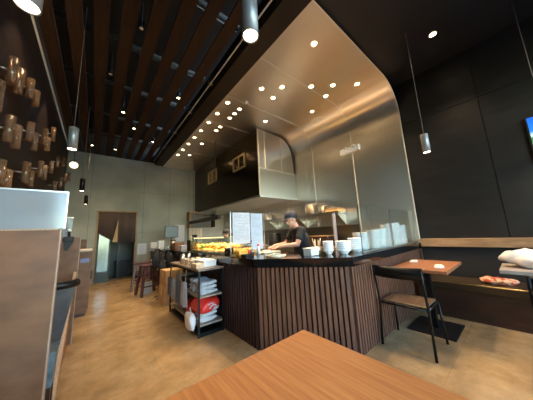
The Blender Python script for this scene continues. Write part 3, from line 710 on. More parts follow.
# ------------------------------------------------------------ doorway curtain, bin
cu = thing('doorway_curtain', 'dark brown split curtain hanging in the far doorway', 'curtain', (DX0, YF-.06, 1.20))
MB().tube([(-.04,0,.985),(1.04,0,.985)], .012, 8).build('rod', M_trimwood, cu)
def wavy(x0, x1, z0f, z1, amp, n_=22):
    mb = MB(); A = []
    for k in range(n_+1):
        x = x0+(x1-x0)*k/n_; y = amp*math.sin(x*26); A.append([mb.bm.verts.new((x, y+dy, z)) for dy in (0,.006) for z in (z0f(k/n_), z1)])
    for k in range(n_):
        a, b_ = A[k], A[k+1]
        for f in ((a[0],b_[0],b_[1],a[1]),(a[2],a[3],b_[3],b_[2]),(a[0],a[2],b_[2],b_[0]),(a[1],b_[1],b_[3],a[3])):
            g = mb.bm.faces.new(f); g.smooth = True
    mb.bm.faces.new(A[0]) if False else None
    return mb
wavy(0.0, .41, lambda t: .32-.28*t, .98, .012).build('curtain_panel', M_noren, cu)
wavy(.52, 1.0, lambda t: .0, .98, .012).build('curtain_panel', M_noren, cu)
wavy(.41, .52, lambda t: .62-.6*t, .98, .006, 6).build('curtain_panel', M_noren, cu)
pb = MB(); vs = [pb.bm.verts.new(p) for p in ((.385,-.014,.02),(.515,-.014,.02),(.505,-.014,.72),(.385,-.008,.02),(.515,-.008,.02),(.505,-.008,.72))]
for f in ((0,1,2),(5,4,3),(0,3,4,1),(1,4,5,2),(2,5,3,0)): pb.bm.faces.new([vs[i] for i in f])
pl = pb.build('pale_lining', mat('tan_lining', (.48,.33,.17), .8), cu); pl['label'] = 'pale tan wedge in the curtain slit'
tb = thing('waste_bin', 'black waste bin on floor behind the curtained doorway', 'bin', (.80, 9.2, 0))
MB().extr([(-.18,0),(.18,0),(.21,.52),(-.21,.52)], -.15, .15).build('body', M_blackpaint, tb); MB().box(-.22,.22,-.16,.16,.52,.55,.008).build('rim', M_darksteel, tb)

# ------------------------------------------------------------ stools
def make_stool():
    t = thing('bar_stool', 'x', 'stool', (0,0,0), 0, 'maroon metal stools')
    MB().box(-.18,.18,-.18,.18,.63,.665,.012).build('seat', M_maroon, t)
    for sx in (-1,1):
        for sy in (-1,1): MB().obox((sx*.20,sy*.20,0),(sx*.13,sy*.13,.63),.08,.04).build('leg', M_maroon, t)
    for z, q in ((.2,.178),(.42,.153)):
        mb = MB(); mb.obox((-q,-q,z),(q,-q,z),.02,.025); mb.obox((-q,q,z),(q,q,z),.02,.025); mb.obox((-q,-q,z),(-q,q,z),.02,.025); mb.obox((q,-q,z),(q,q,z),.02,.025); mb.build('brace', M_maroon, t)
    return t
st = make_stool(); st.location = (1.03, 5.72, 0); st.rotation_euler = (0,0,.15); st['label'] = 'maroon metal bar stool nearer the camera beside the black bags'
dup(st, (.98, 6.42, 0), 'maroon metal bar stool behind the other one, towards the doorway', -.1)
pgb = thing('paper_bag', 'pale paper bag on the floor inside the nearer maroon stool', 'bag', (1.03, 5.80, 0))
MB().extr([(-.09,0),(.09,0),(.08,.26),(-.08,.26)], -.06, .06).build('body', mat('grey_paper', (.45,.42,.38), .8), pgb); MB().tube([(-.04,0,.26),(-.03,0,.31),(.03,0,.31),(.04,0,.26)], .004, 6).build('handle', M_cardboard, pgb)
bs = thing('bag_stand', 'black coat rack stand hung with black bags behind the cart', 'stand', (1.20, 5.12, 0))
MB().tube([(0,0,0.02),(0,0,1.02)], .018, 8).build('pole', M_darksteel, bs)
for k in range(5):
    a = k*2*PI/5; MB().tube([(0,0,.06),(.17*math.cos(a),.17*math.sin(a),.015)], .012, 6).build('leg', M_darksteel, bs)
for k in range(5):
    a = k*2*PI/5+.4; MB().tube([(0,0,.98),(.12*math.cos(a),.12*math.sin(a),1.06)], .008, 6).build('hook', M_steel_s, bs)
rr = random.Random(5)
for k, (dx, dy, z, lb) in enumerate(((-.15,.04,.80,'black bag hung highest on the bag stand'), (-.01,.19,.74,'black bag hung towards the far wall on the bag stand'), (-.06,-.15,.62,'black bag hung at the front of the bag stand'), (.11,-.02,.76,'black bag hung nearest the counter on the bag stand'))):
    t = thing('hanging_bag', lb, 'bag', (1.20+dx, 5.12+dy, z), 0, 'black bags on the stand')
    MB().blob((0,0,0),(.075,.085,.20),3,.08,k).build('body', M_shirt, t); MB().tube([(0,-.05,.15),(0,-.02,.24),(0,.02,.24),(0,.05,.15)], .008, 6).build('strap', M_darksteel, t)
    MB().box(-.085,-.075,-.02,.03,-.02,.02).build('buckle', M_goldframe, t)
# ------------------------------------------------------------ cardboard boxes
def cbox(loc, a, b_, h, lb, rz=0):
    t = thing('cardboard_box', lb, 'box', loc, rz, 'cardboard boxes behind the cart'); MB().box(-a/2,a/2,-b_/2,b_/2,0,h).build('body', M_cardboard, t)
    MB().box(-a/2-.002,a/2+.002,-.025,.025,h-.002,h+.002).build('tape', M_bamboo, t); MB().box(-a/2-.003,-a/2,-.025,.025,h*.5,h).build('tape', M_bamboo, t)
cbox((1.24, 4.62, 0), .36, .40, .33, 'brown cardboard box on the floor behind the cart, lower one')
cbox((1.24, 4.62, .335), .33, .38, .30, 'brown cardboard box on top of the other behind the cart', .05)

# ------------------------------------------------------------ cart
kx, ky = 1.08, 2.76; cw, cl = .335, 1.30
kt = thing('storage_cart', 'black framed shelf cart with grey shelves beside the counter', 'cart', (kx, ky, 0))
for x in (0, cw):
    for y in (0, cl): MB().box(x-.011,x+.011,y-.011,y+.011,0.0,.82).build('leg', M_darksteel, kt)
M_shelf = mat('grey_brown_shelf', (.22,.18,.15), .5, col2=(.30,.25,.2), nscale=6, stretch=(1,5,1))
for z in (.02, .12, .46): MB().box(0.0,cw,0,cl,z,z+.022).build('shelf', M_shelf if z > .1 else M_darksteel, kt)
MB().box(-.014,cw+.014,-.014,cl+.014,.80,.825).build('top', mat('cart_top', (.16,.12,.10), .35, col2=(.24,.19,.16), nscale=5, stretch=(1,5,1)), kt)
fr_ = MB()
for y in (0, cl):
    MB().obox((0,y,.012),(cw,y,.012),.018,.018).build('rail', M_darksteel, kt)
# folded linens on middle shelf
def linen(x, y, z, n_, lb, m_=M_linen, w_=.24, d_=.20):
    for k in range(n_):
        o = MB().blob((0,0,.022),(w_/2*1.25,d_/2*1.25,.030),3,.14,k*3+int(y*10))
        for v in o.bm.verts:
            sq_ = lambda q, h: math.copysign(min(1, abs(q)/h)**.5*h, q)
            v.co.x = sq_(v.co.x, w_/2); v.co.y = sq_(v.co.y, d_/2); v.co.z = max(0, v.co.z + .004*math.sin(v.co.x*40+k)*math.cos(v.co.y*35))
        pos = 'lowest' if k == 0 else 'topmost' if k == n_-1 else '%s from below' % ORD[k]
        one('folded_cloth', o, m_, (kx+x, ky+y, z+k*.056), '%s, %s' % (lb, pos), 'cloth', 'folded cloths on the cart', random.uniform(-.1,.1))
linen(.17, .16, .483, 3, 'grey folded cloth at near end of upper cart shelf')
linen(.17, .42, .483, 3, 'grey folded cloth in middle of upper cart shelf', M_linen)
linen(.17, .16, .143, 2, 'white folded cloth under the near red bag', mat('white_cloth', (.66,.66,.68), .9, bump=.2, bscale=20))
rb = thing('red_shopping_bag', 'red plastic bag with white swirl mark on the lower cart shelf', 'bag', (kx+.17, ky+.19, .256))
mb = MB().blob((0,0,.070),(.20,.20,.125),4,.05,4)
for v in mb.bm.verts: v.co.z = min(.185, max(0,v.co.z)); v.co.y = max(-.18,v.co.y); v.co.x = max(-.15,min(.15,v.co.x))
mb.build('body', M_red, rb)
mk = MB(); 
def ribbon(pts, w_, plane='y', off=-.183):
    for i in range(len(pts)-1):
        a = Vector((pts[i][0], off, pts[i][1])); b_ = Vector((pts[i+1][0], off, pts[i+1][1])); mk.obox(a, b_, .004, w_, up=(0,0,1))
ribbon([(-.02,.05),(.0,.075),(.03,.09),(.06,.085),(.075,.065),(.06,.045),(.035,.05)], .016)
ribbon([(.02,.025),(.05,.03),(.085,.04),(.11,.06)], .014); ribbon([(-.04,.10),(.0,.115),(.04,.11)], .010)
mk.build('white_mark', M_paper, rb)
rb2 = thing('red_shopping_bag', 'second red bag pushed behind the first on the lower cart shelf', 'bag', (kx+.16, ky+.52, .143))
MB().blob((0,0,.11),(.155,.13,.11),3,.05,9).build('body', M_red, rb2); MB().tube([(-.04,0,.2),(-.02,0,.235),(.02,0,.235),(.04,0,.2)], .006, 6).build('handle', M_red, rb2)
wbg = thing('white_carrier_bag', 'white carrier bag slumped at lower left corner of the cart', 'bag', (kx-.055, ky+.16, .07))
mb = MB().blob((0,0,.11),(.052,.15,.115),3,.06,2)
for v in mb.bm.verts: v.co.x = max(-.045, min(.045, v.co.x)); v.co.y = max(-.12, min(.12, v.co.y)); v.co.z = max(0, min(.21, v.co.z + .008*math.sin(v.co.y*60)))
mb.build('body', M_bagwhite, wbg); MB().tube([(0,-.03,.22),(0,0,.27),(0,.03,.22)], .005, 6).build('handle', M_bagwhite, wbg)
for k, (y, z, h) in enumerate(((.42,.30,.32),(.66,.28,.34),(.92,.30,.30),(1.15,.32,.30))):
    t = thing('hanging_apron', 'grey cloth apron hung on the aisle side of the cart, %s from the front' % ORD[k], 'apron', (kx-.045, ky+y, z), 0, 'grey aprons on the cart')
    pf = [(-.022+.014*math.sin(yy*55+k), yy) for yy in [-.10+.02*q for q in range(11)]]
    mb = MB().prism([(x_+.020, y_) for x_, y_ in pf] + [(x_, y_) for x_, y_ in reversed(pf)], 0, h-.02*(k % 2))
    for v in mb.bm.verts: v.co.y *= 1.0 - .35*(v.co.z/h)
    mb.build('cloth', M_greycloth if k % 2 == 0 else mat('dark_grey_cloth', (.10,.10,.11), .9, bump=.2, bscale=25), t)
    MB().tube([(.01,0,h-.03),(.02,0,h+.16)], .004, 6).build('cord', M_bamboo, t)
for k, (x, y, z, lb) in enumerate(((.17,.70,.483,'dark shoe box on the upper cart shelf'), (.17,1.02,.483,'grey box at the far end of upper cart shelf'), (.17,.90,.143,'grey fabric bin on the lower cart shelf'))):
    t = thing('storage_box', lb, 'box', (kx+x, ky+y, z)); m_ = (M_blackpaint, M_greycloth, M_greycloth)[k]
    MB().box(-.13,.13,-.12,.12,0,.13,.008).build('body', m_, t); MB().box(-.135,.135,-.125,.125,.13,.155,.005).build('lid', m_, t)
# cart top
z = .826
bx = thing('white_box', 'long white carton of cups on the cart top, near right', 'box', (kx+.20, ky+.32, z), .08); MB().box(-.10,.10,-.19,.19,0,.085,.004).build('body', M_whiteplastic, bx); MB().box(-.104,.104,-.194,.194,.078,.09,.003).build('lid', M_whiteplastic, bx)
cup = MB().lathe([(0,0),(.026,0),(.036,.09),(.038,.09),(.038,.094),(.033,.094),(.024,.004),(0,.004)], 18).build('paper_cup', mat('paper_cup_white', (.80,.68,.52), .6))
cl_ = [(.05,.62,'far left'), (.045,.36,'near left edge of the cart'), (.15,.66,'middle far'), (.25,.68,'far right'), (.06,.82,'farthest left')]
for k, (x, y, lb) in enumerate(cl_):
    o = cup if k == 0 else cup.copy()
    if k: C.objects.link(o)
    o.location = (kx+x, ky+y, z); tag(o, 'cream paper cup on the cart top, %s' % lb, 'cup', 'paper cups on the cart')
tb_ = thing('tissue_carton', 'cream carton beside the paper cups on the cart top', 'box', (kx+.045, ky+.16, z)); MB().box(-.05,.05,-.08,.08,0,.06,.003).build('body', mat('cream_card', (.75,.55,.36), .7), tb_); MB().box(-.02,.02,-.04,.04,.06,.064).build('slot', M_paper, tb_)
for k, (x, y) in enumerate(((.10,1.0),(.22,1.05))):
    t = thing('glass_jar', 'clear jar at the far end of the cart top, %s one' % ('left','right')[k], 'jar', (kx+x, ky+y, z), 0, 'jars on the cart'); MB().lathe([(0,0),(.04,0),(.042,.12),(.03,.14),(.03,.15),(0,.15)], 16).build('body', M_steel_s, t); MB().lathe([(.033,.15),(.033,.17),(0,.17)], 16).build('lid', M_darksteel, t)

# ------------------------------------------------------------ right booth
bn = thing('booth_bench', 'long dark upholstered booth bench with wood capping along the black wall', 'bench', (3.8, -2.2, 0)); BL = 3.33
MB().box(.04,.64,0,BL,0,.36).build('base', M_darkwood, bn)
MB().box(0,.56,0,BL,.36,.47,.025).build('seat', M_brownleather, bn)
MB().tube([(.012,.01,.462),(.012,BL-.01,.462)], .010, 8).build('piping', M_goldframe, bn)
MB().extr([(.48,.47),(.645,.47),(.645,.90),(.57,.90)], 0, BL).build('backrest', M_leather, bn)
MB().box(.50,.645,0,BL,.905,1.03,.006).build('wood_cap', M_trimwood, bn)
# end panel where the bench meets the bar
def make_table(label, loc, a, b_, m_, plate=True, group=None, ped=(0,0)):
    t = thing('dining_table', label, 'table', loc, 0, group)
    MB().box(-a/2,a/2,-b_/2,b_/2,.715,.752,.004).build('tabletop', m_, t)
    px, py = ped
    MB().box(px-.03,px+.03,py-.03,py+.03,.012,.70).build('pedestal', M_darksteel, t)
    MB().box(px-.2,px+.2,py-.15,py+.15,.70,.715).build('mounting_plate', M_darksteel, t)
    if plate: MB().box(px-.27,px+.27,py-.23,py+.23,0,.012).build('base_plate', M_mat_floor, t)
    return t
make_table('brown oak dining table in the corner beside the bar and the bench', (3.37, .86, 0), .87, .56, M_oak2, ped=(-.03,0))
make_table('grey brown dining table at the right edge with a white bag on it', (3.60, -.18, 0), .56, .80, mat('grey_brown_top', (.30,.25,.22), .4, col2=(.38,.32,.28), nscale=5), ped=(-.12,0))
make_table('large bright oiled oak table in the foreground', (-.025, -.055, 0), 1.78, 1.70, M_oak, ped=(0,0))
for k, (x, y, lb) in enumerate(((3.55,1.05,'folded white napkin on corner table near the bar'), (3.22,.70,'cream card holder on the near edge of corner table'))):
    t = thing('paper_napkin' if k == 0 else 'menu_card', lb, 'napkin' if k == 0 else 'card', (x, y, .753), .2)
    MB().box(-.09,.09,-.045,.045,0,.006).build('sheet', M_paper, t); MB().box(-.05,.06,-.035,.03,.006,.014 if k == 0 else .022).build('fold', mat('cream_paper', (.78,.72,.58), .8), t)
# chairs: black tube frame, curved metal back, wooden seat
def make_chair():
    t = thing('dining_chair', 'x', 'chair', (0,0,0), 0, 'black metal chairs with wooden seats')
    MB().box(-.17,.21,-.205,.205,.435,.455,.008).build('seat', mat('chair_seat_wood', (.07,.04,.024), .4, col2=(.12,.075,.045), nscale=6, stretch=(1,6,1)), t)
    fr = MB(); fr.tube([(-.18,-.22,.425),(.20,-.22,.425)], .010, 8); fr.tube([(-.18,.22,.425),(.20,.22,.425)], .010, 8); fr.tube([(.20,-.22,.425),(.20,.22,.425)], .010, 8); fr.tube([(-.18,-.22,.425),(-.18,.22,.425)], .010, 8); fr.build('seat_frame', M_darksteel, t)
    for s_ in (-1,1):
        MB().tube([(-.22,s_*.235,0),(-.18,s_*.225,.43),(-.215,s_*.225,.66),(-.245,s_*.225,.835)], .013, 10).build('leg', M_darksteel, t)
        MB().tube([(.235,s_*.235,0),(.19,s_*.222,.43)], .012, 10).build('leg', M_darksteel, t)
    mb = MB(); n_ = 14; A = []
    for k in range(n_+1):
        y = -.235+.47*k/n_; c_ = .05*(1-(2*k/n_-1)**2)
        A.append([mb.bm.verts.new((-.225-c_-dz_*.12-dx, y, .835-dz_)) for dx in (0,-.008) for dz_ in (0,.115)])
    for k in range(n_):
        a, b_ = A[k], A[k+1]
        for f in ((a[0],b_[0],b_[1],a[1]),(a[2],a[3],b_[3],b_[2]),(a[0],a[2],b_[2],b_[0]),(a[1],b_[1],b_[3],a[3])): g = mb.bm.faces.new(f); g.smooth = True
    mb.build('backrest', M_darksteel, t); return t
ch = make_chair(); ch.location = (2.73, .92, 0); ch['label'] = 'black metal chair with wooden seat facing the corner table'
dup(ch, (2.80, -.195, 0), 'black metal chair at the table with white bag, cut by the right edge')

# bag and wrapped packet on second table, cloth on bench
bg_ = thing('plastic_bag', 'crumpled white plastic bag lying on right edge table', 'bag', (3.62, -.02, .753))
mb = MB().blob((0,-.08,.09),(.17,.30,.10),4,.10,8)
for v in mb.bm.verts:
    v.co.z = max(.0, v.co.z + .012*math.sin(v.co.y*45)*math.cos(v.co.x*38))
mb.build('body', M_bagwhite, bg_)
mb = MB().blob((-.02,.11,.115),(.07,.12,.045),3,.05,5); mb.build('wrapped_packet', M_toybox, bg_)
cr = MB().blob((4.05,.30,.498),(.12,.17,.05),4,.12,6)
o = cr.build('patterned_cloth', M_clothred); 
for v in o.data.vertices: v.co.z = max(.471, v.co.z + .008*math.sin(v.co.y*60)*math.cos(v.co.x*50)); v.co -= Vector((4.05,.30,.471))
o.location = (4.05,.30,.4705); tag(o, 'crumpled red patterned cloth on the dark bench seat', 'cloth')
# screen on the black wall
tv = thing('wall_screen', 'wide wall screen showing a blue and green landscape on the black wall', 'television', (XR-.002, -1.36, 2.0))
MB().box(-.05,0,0,1.11,0,.62,.004).build('frame', M_blackpaint, tv)
sm = bpy.data.materials.new('screen_picture'); sm.use_nodes = True; n = sm.node_tree.nodes; l = sm.node_tree.links; b = n['Principled BSDF']
tc = n.new('ShaderNodeTexCoord'); sx = n.new('ShaderNodeSeparateXYZ'); l.new(tc.outputs['Object'], sx.inputs[0])
nz = n.new('ShaderNodeTexNoise'); nz.inputs['Scale'].default_value = 4; l.new(tc.outputs['Object'], nz.inputs['Vector'])
ma = n.new('ShaderNodeMath'); ma.operation = 'MULTIPLY_ADD'; ma.inputs[1].default_value = .22; l.new(nz.outputs[0], ma.inputs[0]); l.new(sx.outputs['Z'], ma.inputs[2])
mr = n.new('ShaderNodeMapRange'); mr.inputs[1].default_value = .1; mr.inputs[2].default_value = .72; l.new(ma.outputs[0], mr.inputs[0])
cr_ = n.new('ShaderNodeValToRGB'); e = cr_.color_ramp.elements; e[0].color = (.55,.70,.80,1); e[0].position = 0; e[1].color = (.01,.10,.65,1); e[1].position = 1
for p_, c_ in ((.3,(.5,.7,.78,1)),(.42,(.06,.20,.07,1)),(.55,(.05,.16,.06,1)),(.62,(.55,.75,.8,1)),(.70,(.02,.16,.6,1))):
    q = e.new(p_); q.color = c_
l.new(mr.outputs[0], cr_.inputs[0]); l.new(cr_.outputs[0], b.inputs['Emission Color']); l.new(cr_.outputs[0], b.inputs['Base Color']); b.inputs['Emission Strength'].default_value = .4; b.inputs['Roughness'].default_value = .2
MB().box(-.054,-.05,.015,1.095,.015,.605).build('display', sm, tv)

# ------------------------------------------------------------ left booths
def booth(loc, lb, w_=.64):
    t = thing('booth_divider', lb, 'booth', loc, 0, 'plywood booths on the left')
    MB().box(-w_,-.007,0,.035,0,1.325).build('back_panel', M_plywood, t)
    MB().box(-.007,0,-.002,.037,0,1.325).build('panel_edge', M_plyedge, t)
    MB().box(-w_,-.012,-.002,.037,1.325,1.333).build('top_edge', M_plyedge, t)
    return t
b1 = booth((-.145, 1.60, 0), 'brown plywood booth divider nearest the camera with clear partition on top')
b2 = booth((-.150, 3.80, 0), 'second brown plywood booth divider, with black clamp on its top corner')
ac = thing('acrylic_partition', 'hazy bluish acrylic partition standing on the nearest booth divider', 'partition', (-.145, 1.617, 1.334))
MB().box(-.64,.005,-.003,.003,0,.20).build('sheet', M_acryl, ac); MB().box(-.64,.012,-.006,.006,.20,.208).build('top_rail', M_steel_s, ac); MB().box(.005,.012,-.005,.005,0,.20).build('edge', M_steel_s, ac)
ac2 = thing('acrylic_partition', 'narrow hazy acrylic partition on the second booth divider', 'partition', (-.25, 3.817, 1.334))
MB().box(-.53,.0,-.003,.003,0,.25).build('sheet', M_acryl, ac2); MB().box(-.53,.006,-.006,.006,.25,.262).build('top_rail', M_trimsteel, ac2)
ck = thing('black_clamp', 'black clamp bracket gripping the second booth divider top', 'clamp', (-.27, 3.78, 1.30))
MB().box(-.05,.05,-.03,.0,-.03,.035,.008).build('jaw', M_blackpaint, ck); MB().extr([(-.03,-.14),(.0,-.14),(.05,-.03),(-.04,-.03)], -.025, -.005).build('lever', M_blackpaint, ck); MB().tube([(0,-.012,.035),(0,-.012,.10)], .013, 8).build('screw', M_darksteel, ck); MB().lathe([(0,.10),(.02,.10),(.02,.13),(0,.13)], 12, (0,-.012,0)).build('knob', M_whiteplastic, ck)
# bench of the second booth
b2s = thing('booth_bench', 'black mottled booth seat back with sloped plywood side beyond the nearest divider', 'bench', (-.17, 2.35, 0))
MB().extr([(-.60,.30),(-.02,.30),(.07,.90),(-.60,.90)],0,.06).build('backrest', mat('mottled_black_upholstery', (.035,.030,.036), .5, col2=(.07,.06,.06), nscale=10), b2s)
MB().box(-.60,-.04,.06,.50,.30,.44,.02).build('seat', M_brownleather, b2s)
MB().tube([(-.60,-.005,.925),(-.3,-.03,.93),(-.05,-.035,.93),(.04,-.02,.93),(.075,.03,.93)], .030, 12).build('top_rail', M_darksteel, b2s)
MB().prism([(-.04,.0),(-.015,.0),(-.015,1.35),(-.04,1.35)], .02, .28).build('side_panel', mat('red_brown_wood', (.16,.045,.022), .45, col2=(.24,.08,.04), nscale=5, stretch=(1,3,1)), b2s)
MB().obox((0,-.1,.06),(0,1.30,.86),.028,.075).build('side_rail', M_plyedge, b2s)
bb_ = thing('blue_bin', 'small blue grey bin on the floor beside the nearest booth divider', 'bin', (-.21, 2.10, 0))
MB().extr([(-.07,.37),(.055,.37),(.060,.56),(-.075,.56)], -.09, .09).build('body', M_bluebin, bb_); MB().box(-.085,.068,-.1,.1,.56,.572,.004).build('rim', M_bluebin, bb_)
mb = MB()
for sx in (-.055,.04):
    for sy in (-.07,.07): mb.box(sx-.012,sx+.012,sy-.012,sy+.012,0,.37)
mb.build('stand', M_darkwood, bb_)
# third unit: wooden service cabinet along the left wall
cb3 = thing('service_cabinet', 'brown wooden service cabinet with pale top beyond the booths', 'cabinet', (-.04, 5.0, 0))
MB().box(-.70,0,0,.9,.05,1.09).build('body', M_plywood, cb3); MB().box(-.71,.01,-.01,.91,1.09,1.12,.004).build('top', mat('pale_top', (.66,.58,.50), .5), cb3)
MB().box(-.70,-.02,.02,.88,0,.05).build('plinth', M_darkwood, cb3)
dd = MB().box(0,.014,.03,.43,.10,1.05).build('door', M_plywood, cb3); MB().box(.014,.03,.38,.40,.55,.70).build('handle', M_darksteel, dd)
dd = MB().box(0,.014,.47,.87,.10,1.05).build('door', M_plywood, cb3); MB().box(.014,.03,.50,.52,.55,.70).build('handle', M_darksteel, dd)
bk = MB().box(-.14,-.02,-.012,0,.90,.97).build('label_plate', mat('blue_plate', (.20,.22,.42), .5), cb3)
cbk = booth((-.15, 6.9, 0), 'farthest brown plywood booth divider beside the left wall')

# ------------------------------------------------------------ people
def limb(bm, a, b, ra, rb, wa=1.0, wb=None, side=None, seg=20):
    # tapered rounded limb from a to b; wa, wb widen it along side
    a, b = Vector(a), Vector(b); d = (b-a).normalized(); wb = wa if wb is None else wb
    if side is None: side = d.cross(Vector((.3, .2, 1))).normalized()
    else: side = Vector(side); side = (side - d*side.dot(d)).normalized()
    o = d.cross(side); rings = []
    prof = [(-math.cos(t), math.sin(t), 0) for t in [PI/2*k/5 for k in range(0, 6)]] + [(math.sin(t), math.cos(t), 1) for t in [PI/2*k/5 for k in range(0, 6)]]
    for ax, rr_, end in prof:
        c, r, w_ = (b, rb, wb) if end else (a, ra, wa)
        c = c + d*ax*r*.9; rr_ = max(rr_, .02)
        rings.append([bm.verts.new(c + side*math.cos(2*PI*k/seg)*r*rr_*w_ + o*math.sin(2*PI*k/seg)*r*rr_) for k in range(seg)])
    for i in range(len(rings)-1):
        for k in range(seg): bm.faces.new((rings[i][k], rings[i][(k+1)%seg], rings[i+1][(k+1)%seg], rings[i+1][k]))
    bm.faces.new(rings[0][::-1]); bm.faces.new(rings[-1])
def fuse(name, fill, m_, voxel):
    # several overlapping closed shapes become one continuous skin
    bm = bmesh.new(); fill(bm); bmesh.ops.recalc_face_normals(bm, faces=bm.faces)
    me = bpy.data.meshes.new(name); bm.to_mesh(me); bm.free(); o = bpy.data.objects.new(name, me); C.objects.link(o)
    rm = o.modifiers.new('remesh', 'REMESH'); rm.mode = 'VOXEL'; rm.voxel_size = voxel
    sm_ = o.modifiers.new('smooth', 'SMOOTH'); sm_.factor = .5; sm_.iterations = 3
    dg = bpy.context.evaluated_depsgraph_get(); m4 = bpy.data.meshes.new_from_object(o.evaluated_get(dg))
    bpy.data.objects.remove(o); bpy.data.meshes.remove(me); m4.materials.clear(); m4.materials.append(m_); m4.name = name
    for p in m4.polygons: p.use_smooth = True
    o = bpy.data.objects.new(name, m4); C.objects.link(o); return o

def head_extra(hc, F, pitch):
    # head shaped from ellipsoids: skull, jaw, nose, ears; F = facing direction (horizontal)
    F = Vector(F).normalized(); U = Vector((0,0,1)); Sd = F.cross(U).normalized()
    f = (F*math.cos(pitch) - U*math.sin(pitch)).normalized(); u = Sd.cross(f).normalized()
    hc = Vector(hc)
    def add(bm, c, r):
        c = hc + f*c[0] + Sd*c[1] + u*c[2]; b2 = bmesh.new(); bmesh.ops.create_icosphere(b2, subdivisions=3, radius=1); mp = {}
        for v in b2.verts: mp[v] = bm.verts.new(c + f*v.co.x*r[0] + Sd*v.co.y*r[1] + u*v.co.z*r[2])
        for q in b2.faces: bm.faces.new([mp[v] for v in q.verts])
        b2.free()
    def ex(bm):
        add(bm, (-.01,0,.03), (.098,.076,.090)); add(bm, (.035,0,-.045), (.055,.052,.062)); add(bm, (.055,0,-.085), (.030,.028,.024))
        add(bm, (.098,0,-.018), (.020,.012,.024)); add(bm, (.085,0,-.055), (.014,.024,.009)); add(bm, (.076,0,.018), (.020,.055,.010))
        for s_ in (-1,1): add(bm, (-.005, s_*.078, -.012), (.018,.010,.030))
    return ex, f, u, Sd, hc
def add_eyes(f, u, Sd, hc, parent):
    for s_ in (-1,1):
        c = hc + f*.082 + Sd*s_*.031 + u*.002
        MB().blob(tuple(c), (.010,.010,.008), 2).build('eye', M_hair, parent)

